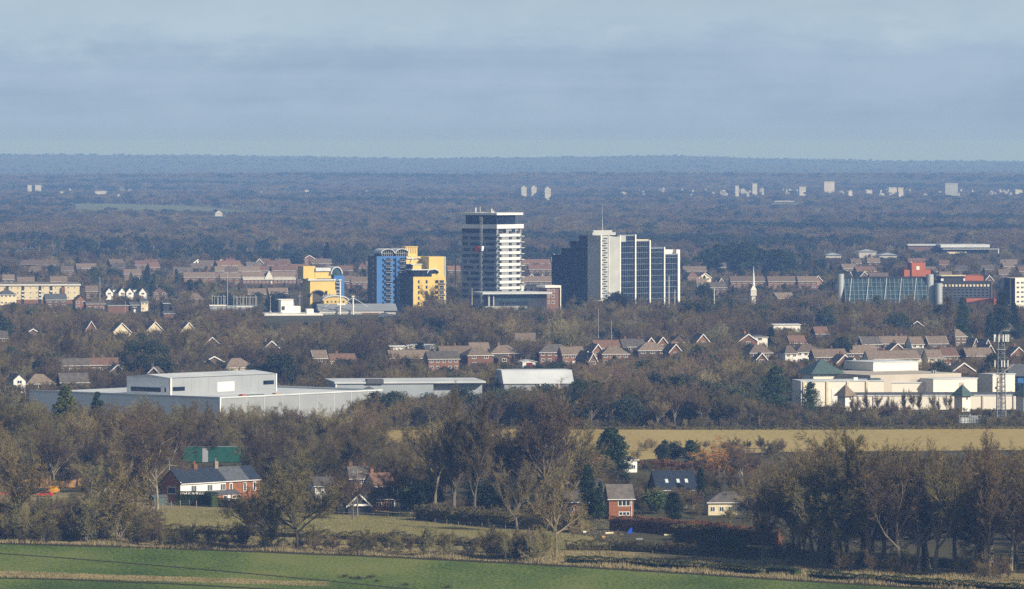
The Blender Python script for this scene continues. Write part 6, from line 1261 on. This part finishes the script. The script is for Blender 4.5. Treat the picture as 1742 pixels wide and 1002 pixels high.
def woodland(items):
    kinds = []; 
    for k in PR:
        for j, (ms, H0, _) in enumerate(PR[k]): kinds.append((k, j, ms, H0))
    idx = {}
    for i, (k, j, ms, H0) in enumerate(kinds): idx.setdefault(k, []).append(i)
    pts = []; sc = []; ro = []; ix = []
    for X, D, h, kind in items:
        i = rp.choice(idx[kind]); pts.append((X, D, gzf(X, D) - .05)); w = rp.uniform(.95, 1.3) if D < 5000 else rp.uniform(1.4, 2.1) if D < 9000 else rp.uniform(2.0, 2.9); s = h / kinds[i][3]; sc.append((s * w, s * w, s)); ro.append(rp.uniform(0, 6.28)); ix.append(i)
    me = bpy.data.meshes.new('woodland'); me.from_pydata(pts, [], [])
    a = me.attributes.new('sc', 'FLOAT_VECTOR', 'POINT'); a.data.foreach_set('vector', [c for v in sc for c in v])
    a = me.attributes.new('ro', 'FLOAT_VECTOR', 'POINT'); a.data.foreach_set('vector', [c for v in ro for c in (0.0, 0.0, v)])
    a = me.attributes.new('ix', 'INT', 'POINT'); a.data.foreach_set('value', ix)
    o = tag(link('woodland', me), kind='stuff')
    g = bpy.data.node_groups.new('woodland', 'GeometryNodeTree'); g.interface.new_socket('Geometry', in_out='INPUT', socket_type='NodeSocketGeometry'); g.interface.new_socket('Geometry', in_out='OUTPUT', socket_type='NodeSocketGeometry')
    n = g.nodes; l = g.links; gi = n.new('NodeGroupInput'); go = n.new('NodeGroupOutput'); ip = n.new('GeometryNodeInstanceOnPoints'); jn = n.new('GeometryNodeJoinGeometry')
    byme = {}
    for ob in COL.objects:
        if ob.type == 'MESH' and ob.data.name not in byme and ob.parent: byme[ob.data.name] = ob
    gs = []
    for k, j, (tm, cm), H0 in kinds:
        jj = n.new('GeometryNodeJoinGeometry')
        for me2 in (tm, cm):
            src = byme.get(me2.name)
            if src is None:     # this kind has not been planted anywhere yet: put one in the middle woodland
                D = 2500 + 7 * len(gs); plant(k, XW(1220 + 9 * len(gs), D), D, 10, 'bare tree standing in the middle woodland', group='bare trees of the middle woodland', var=j)
                for ob in COL.objects:
                    if ob.type == 'MESH' and ob.data.name not in byme and ob.parent: byme[ob.data.name] = ob
                src = byme[me2.name]
            oi = n.new('GeometryNodeObjectInfo'); oi.transform_space = 'ORIGINAL'; oi.inputs['Object'].default_value = src; l.new(oi.outputs['Geometry'], jj.inputs[0])
        gg = n.new('GeometryNodeGeometryToInstance'); l.new(jj.outputs[0], gg.inputs[0]); gs.append(gg)
    for gg in reversed(gs): l.new(gg.outputs[0], jn.inputs[0])
    def attr(nm, t):
        q = n.new('GeometryNodeInputNamedAttribute'); q.data_type = t; q.inputs[0].default_value = nm; return q.outputs[0]
    l.new(gi.outputs[0], ip.inputs['Points']); l.new(jn.outputs[0], ip.inputs['Instance']); ip.inputs['Pick Instance'].default_value = True
    l.new(attr('ix', 'INT'), ip.inputs['Instance Index']); l.new(attr('sc', 'FLOAT_VECTOR'), ip.inputs['Scale']); l.new(attr('ro', 'FLOAT_VECTOR'), ip.inputs['Rotation'])
    l.new(ip.outputs[0], go.inputs[0]); md = o.modifiers.new('scatter', 'NODES'); md.node_group = g
woodland(REST)
# ------------------------------------------------------------------ hedges, rough grass
def hedge(pts, h, w, m, label, n=60, size=.3, gaps=0.0, name='hedge', jag=.1):
    rg = np.random.default_rng(len(label)); P_ = [(XW(x, Dy(y)), Dy(y)) for x, y in pts]; x0, y0 = P_[0]; V = []; F = []
    for (a, c), (d, e) in zip(P_, P_[1:]):
        ln = math.hypot(d - a, e - c); k = int(n * ln * h); t = rg.uniform(0, 1, k); ux, uy = (d - a) / ln, (e - c) / ln
        hh = h * (1 + jag * np.sin(t * ln / 1.7) * np.cos(t * ln / .9 + 1)); s = rg.uniform(-1, 1, k); zz = rg.uniform(0.02, 1, k) ** .8
        top = rg.uniform(0, 1, k) < .3; zz = np.where(top, 1, zz); s = np.where(~top & (rg.uniform(0, 1, k) < .7), np.sign(s), s) * (1 - .15 * rg.uniform(0, 1, k))
        x = a + (d - a) * t - x0 - uy * s * w / 2; y = c + (e - c) * t - y0 + ux * s * w / 2
        ok = np.ones(k, bool) if not gaps else (np.sin(t * ln / 2.3 + 2) + np.sin(t * ln / 5.1) > -2 + gaps * 2) | (zz > .45)
        leaf_tris(rg, np.stack([x, y, zz * hh], 1)[ok], size, V, F)
        a, c, d, e = a + (d - a) * .04, c + (e - c) * .04, d - (d - a) * .04, e - (e - c) * .04; cx_ = w / 2 * .72; i = len(V); px_, py_ = -uy * cx_, ux * cx_; k_ = .80 if not gaps else .55
        for zz_ in (.0, h * k_):
            for (q0, q1) in ((a - x0 - px_, c - y0 - py_), (d - x0 - px_, e - y0 - py_), (d - x0 + px_, e - y0 + py_), (a - x0 + px_, c - y0 + py_)): V.append((q0, q1, zz_))
        F += [(i, i + 1, i + 5, i + 4), (i + 1, i + 2, i + 6, i + 5), (i + 2, i + 3, i + 7, i + 6), (i + 3, i, i + 4, i + 7), (i + 4, i + 5, i + 6, i + 7)]
    o = link(name, meshfrom(name, V, F, m), None, (x0, y0, 0)); return tag(o, label, 'hedge')
hedge([(300, 860), (352, 861), (366, 863)], 3.6, 2.2, M_hedge, 'tall clipped green hedge before the white fronted cottages', 110, .22, jag=.02)
hedge([(366, 862), (405, 864), (440, 866)], 2.2, 1.8, M_hedge, 'lower clipped green hedge before the brick cottages', 110, .22, jag=.03)
hedge([(1038, 902), (1100, 905), (1150, 910), (1180, 914)], 3.4, 2.2, M_beech, 'russet beech hedge below the brick house', 80, .25)
hedge([(1150, 926), (1190, 930), (1226, 934), (1262, 941)], 4.4, 3, M_thorn, 'tall dark clipped hedge block on the rough plot', 90, .3)
hedge([(1162, 921), (1200, 917), (1262, 925), (1330, 930)], 4.0, 1.6, M_beech, 'russet hedge running away behind the tall dark block', 70, .25)
hedge([(960, 936), (1040, 937), (1120, 941), (1200, 947), (1290, 953)], 2.2, 2.0, M_thorn, 'straggling dark hedge above the dry verge', 70, .28, gaps=.5, jag=.2)
hedge([(962, 958), (1040, 961), (1120, 966), (1200, 971), (1300, 978)], 1.6, 1.3, M_hedge, 'low dark clipped hedge beside the crop field below the gnarled oak', 90, .25, gaps=.4, jag=.15)
hedge([(1305, 977), (1345, 980), (1358, 982)], 1.8, 1.5, M_hedge, 'short piece of low clipped hedge left of the yellowish oak', 90, .25, jag=.1)
hedge([(1375, 984), (1480, 991), (1600, 999), (1742, 1008), (1800, 1012)], 1.6, 1.3, M_hedge, 'long low clipped hedge running below the tall dark belt', 90, .25, gaps=.3, jag=.15)
hedge([(250, 905), (330, 908), (440, 912), (560, 917), (640, 920)], 1.7, 2.0, M_thorn, 'low straggling thorn hedge across the pasture below the cottages', 45, .3, gaps=.7, jag=.3)
hedge([(640, 921), (720, 926), (850, 932)], 2.0, 2.4, M_thorn, 'dark straggling hedge below the broken rail fence', 50, .3, gaps=.6, jag=.3)
hedge([(715, 884), (780, 890), (880, 900), (1000, 906)], 3.6, 5, M_thorn, 'broad dark scrubby hedge above the pasture slope', 40, .35, jag=.25)
hedge([(1090, 797), (1200, 800), (1280, 806)], 2.2, 3, M_beech, 'russet scrubby hedge below the round evergreens', 50, .35, jag=.3)
hedge([(560, 733), (900, 731), (1300, 732), (1760, 730)], 1.3, 1.5, M_thorn, 'long thin dark hedge along the far side of the stubble field', 25, .4, jag=.3)
def tufts(name, fn, n, h, m, seed, w=.05):
    rg = np.random.default_rng(seed); V = []; F = []
    for k in range(n):
        X, Y, hh = fn(rg); hh *= h
        for j in range(3):
            a = rg.uniform(0, 3.14); dx, dy = math.cos(a) * w, math.sin(a) * w; lx, ly = rg.normal(0, .2 * hh, 2); ox, oy = rg.normal(0, .2, 2); i = len(V)
            V += [(X + ox - dx, Y + oy - dy, .05), (X + ox + dx, Y + oy + dy, .05), (X + ox + lx, Y + oy + ly, hh)]; F.append((i, i + 1, i + 2))
    return tag(link(name, meshfrom(name, V, F, m)), kind='stuff')
def verge(rg):
    px = rg.uniform(-60, 1800); y = edge_y(px) - rg.uniform(1.0, 13 + 12 * (px > 900)) ; D = Dy(y); return XW(px, D), D, rg.uniform(.5, 1.2) * (1 + .5 * math.sin(px / 23))
tufts('dry_grass', verge, 24000, .75, M_dry, 3, .07)
def patch(rg):
    px = rg.uniform(-80, 560); y = 978 + px * .028 + rg.uniform(-4, 4); D = Dy(y); return XW(px, D), D, rg.uniform(.5, 1.1) * (1.1 - px / 640)
tufts('dry_grass', patch, 11000, .55, M_dry, 4, .07)
def past(rg):
    px = rg.uniform(200, 1060); y = rg.uniform(868, 935); D = Dy(y); return XW(px, D), D, rg.uniform(.3, 1.1)
tufts('pasture_grass', past, 9000, .4, M_dry, 5, .06)
# ------------------------------------------------------------------ haze
hz = MB().box(-7400, 7400, -700, 26400, -2, 100).build('haze', None); tag(hz, kind='stuff')
m = bpy.data.materials.new('haze_air'); m.use_nodes = True; n = m.node_tree.nodes; l = m.node_tree.links; n.clear()
o_ = n.new('ShaderNodeOutputMaterial'); v_ = n.new('ShaderNodeVolumePrincipled'); v_.inputs['Density'].default_value = HAZE
v_.inputs['Color'].default_value = (.24, .45, 1.0, 1); v_.inputs['Absorption Color'].default_value = (.64, .64, .64, 1); v_.inputs['Anisotropy'].default_value = 0.0
l.new(v_.outputs[0], o_.inputs['Volume']); hz.data.materials.append(m)
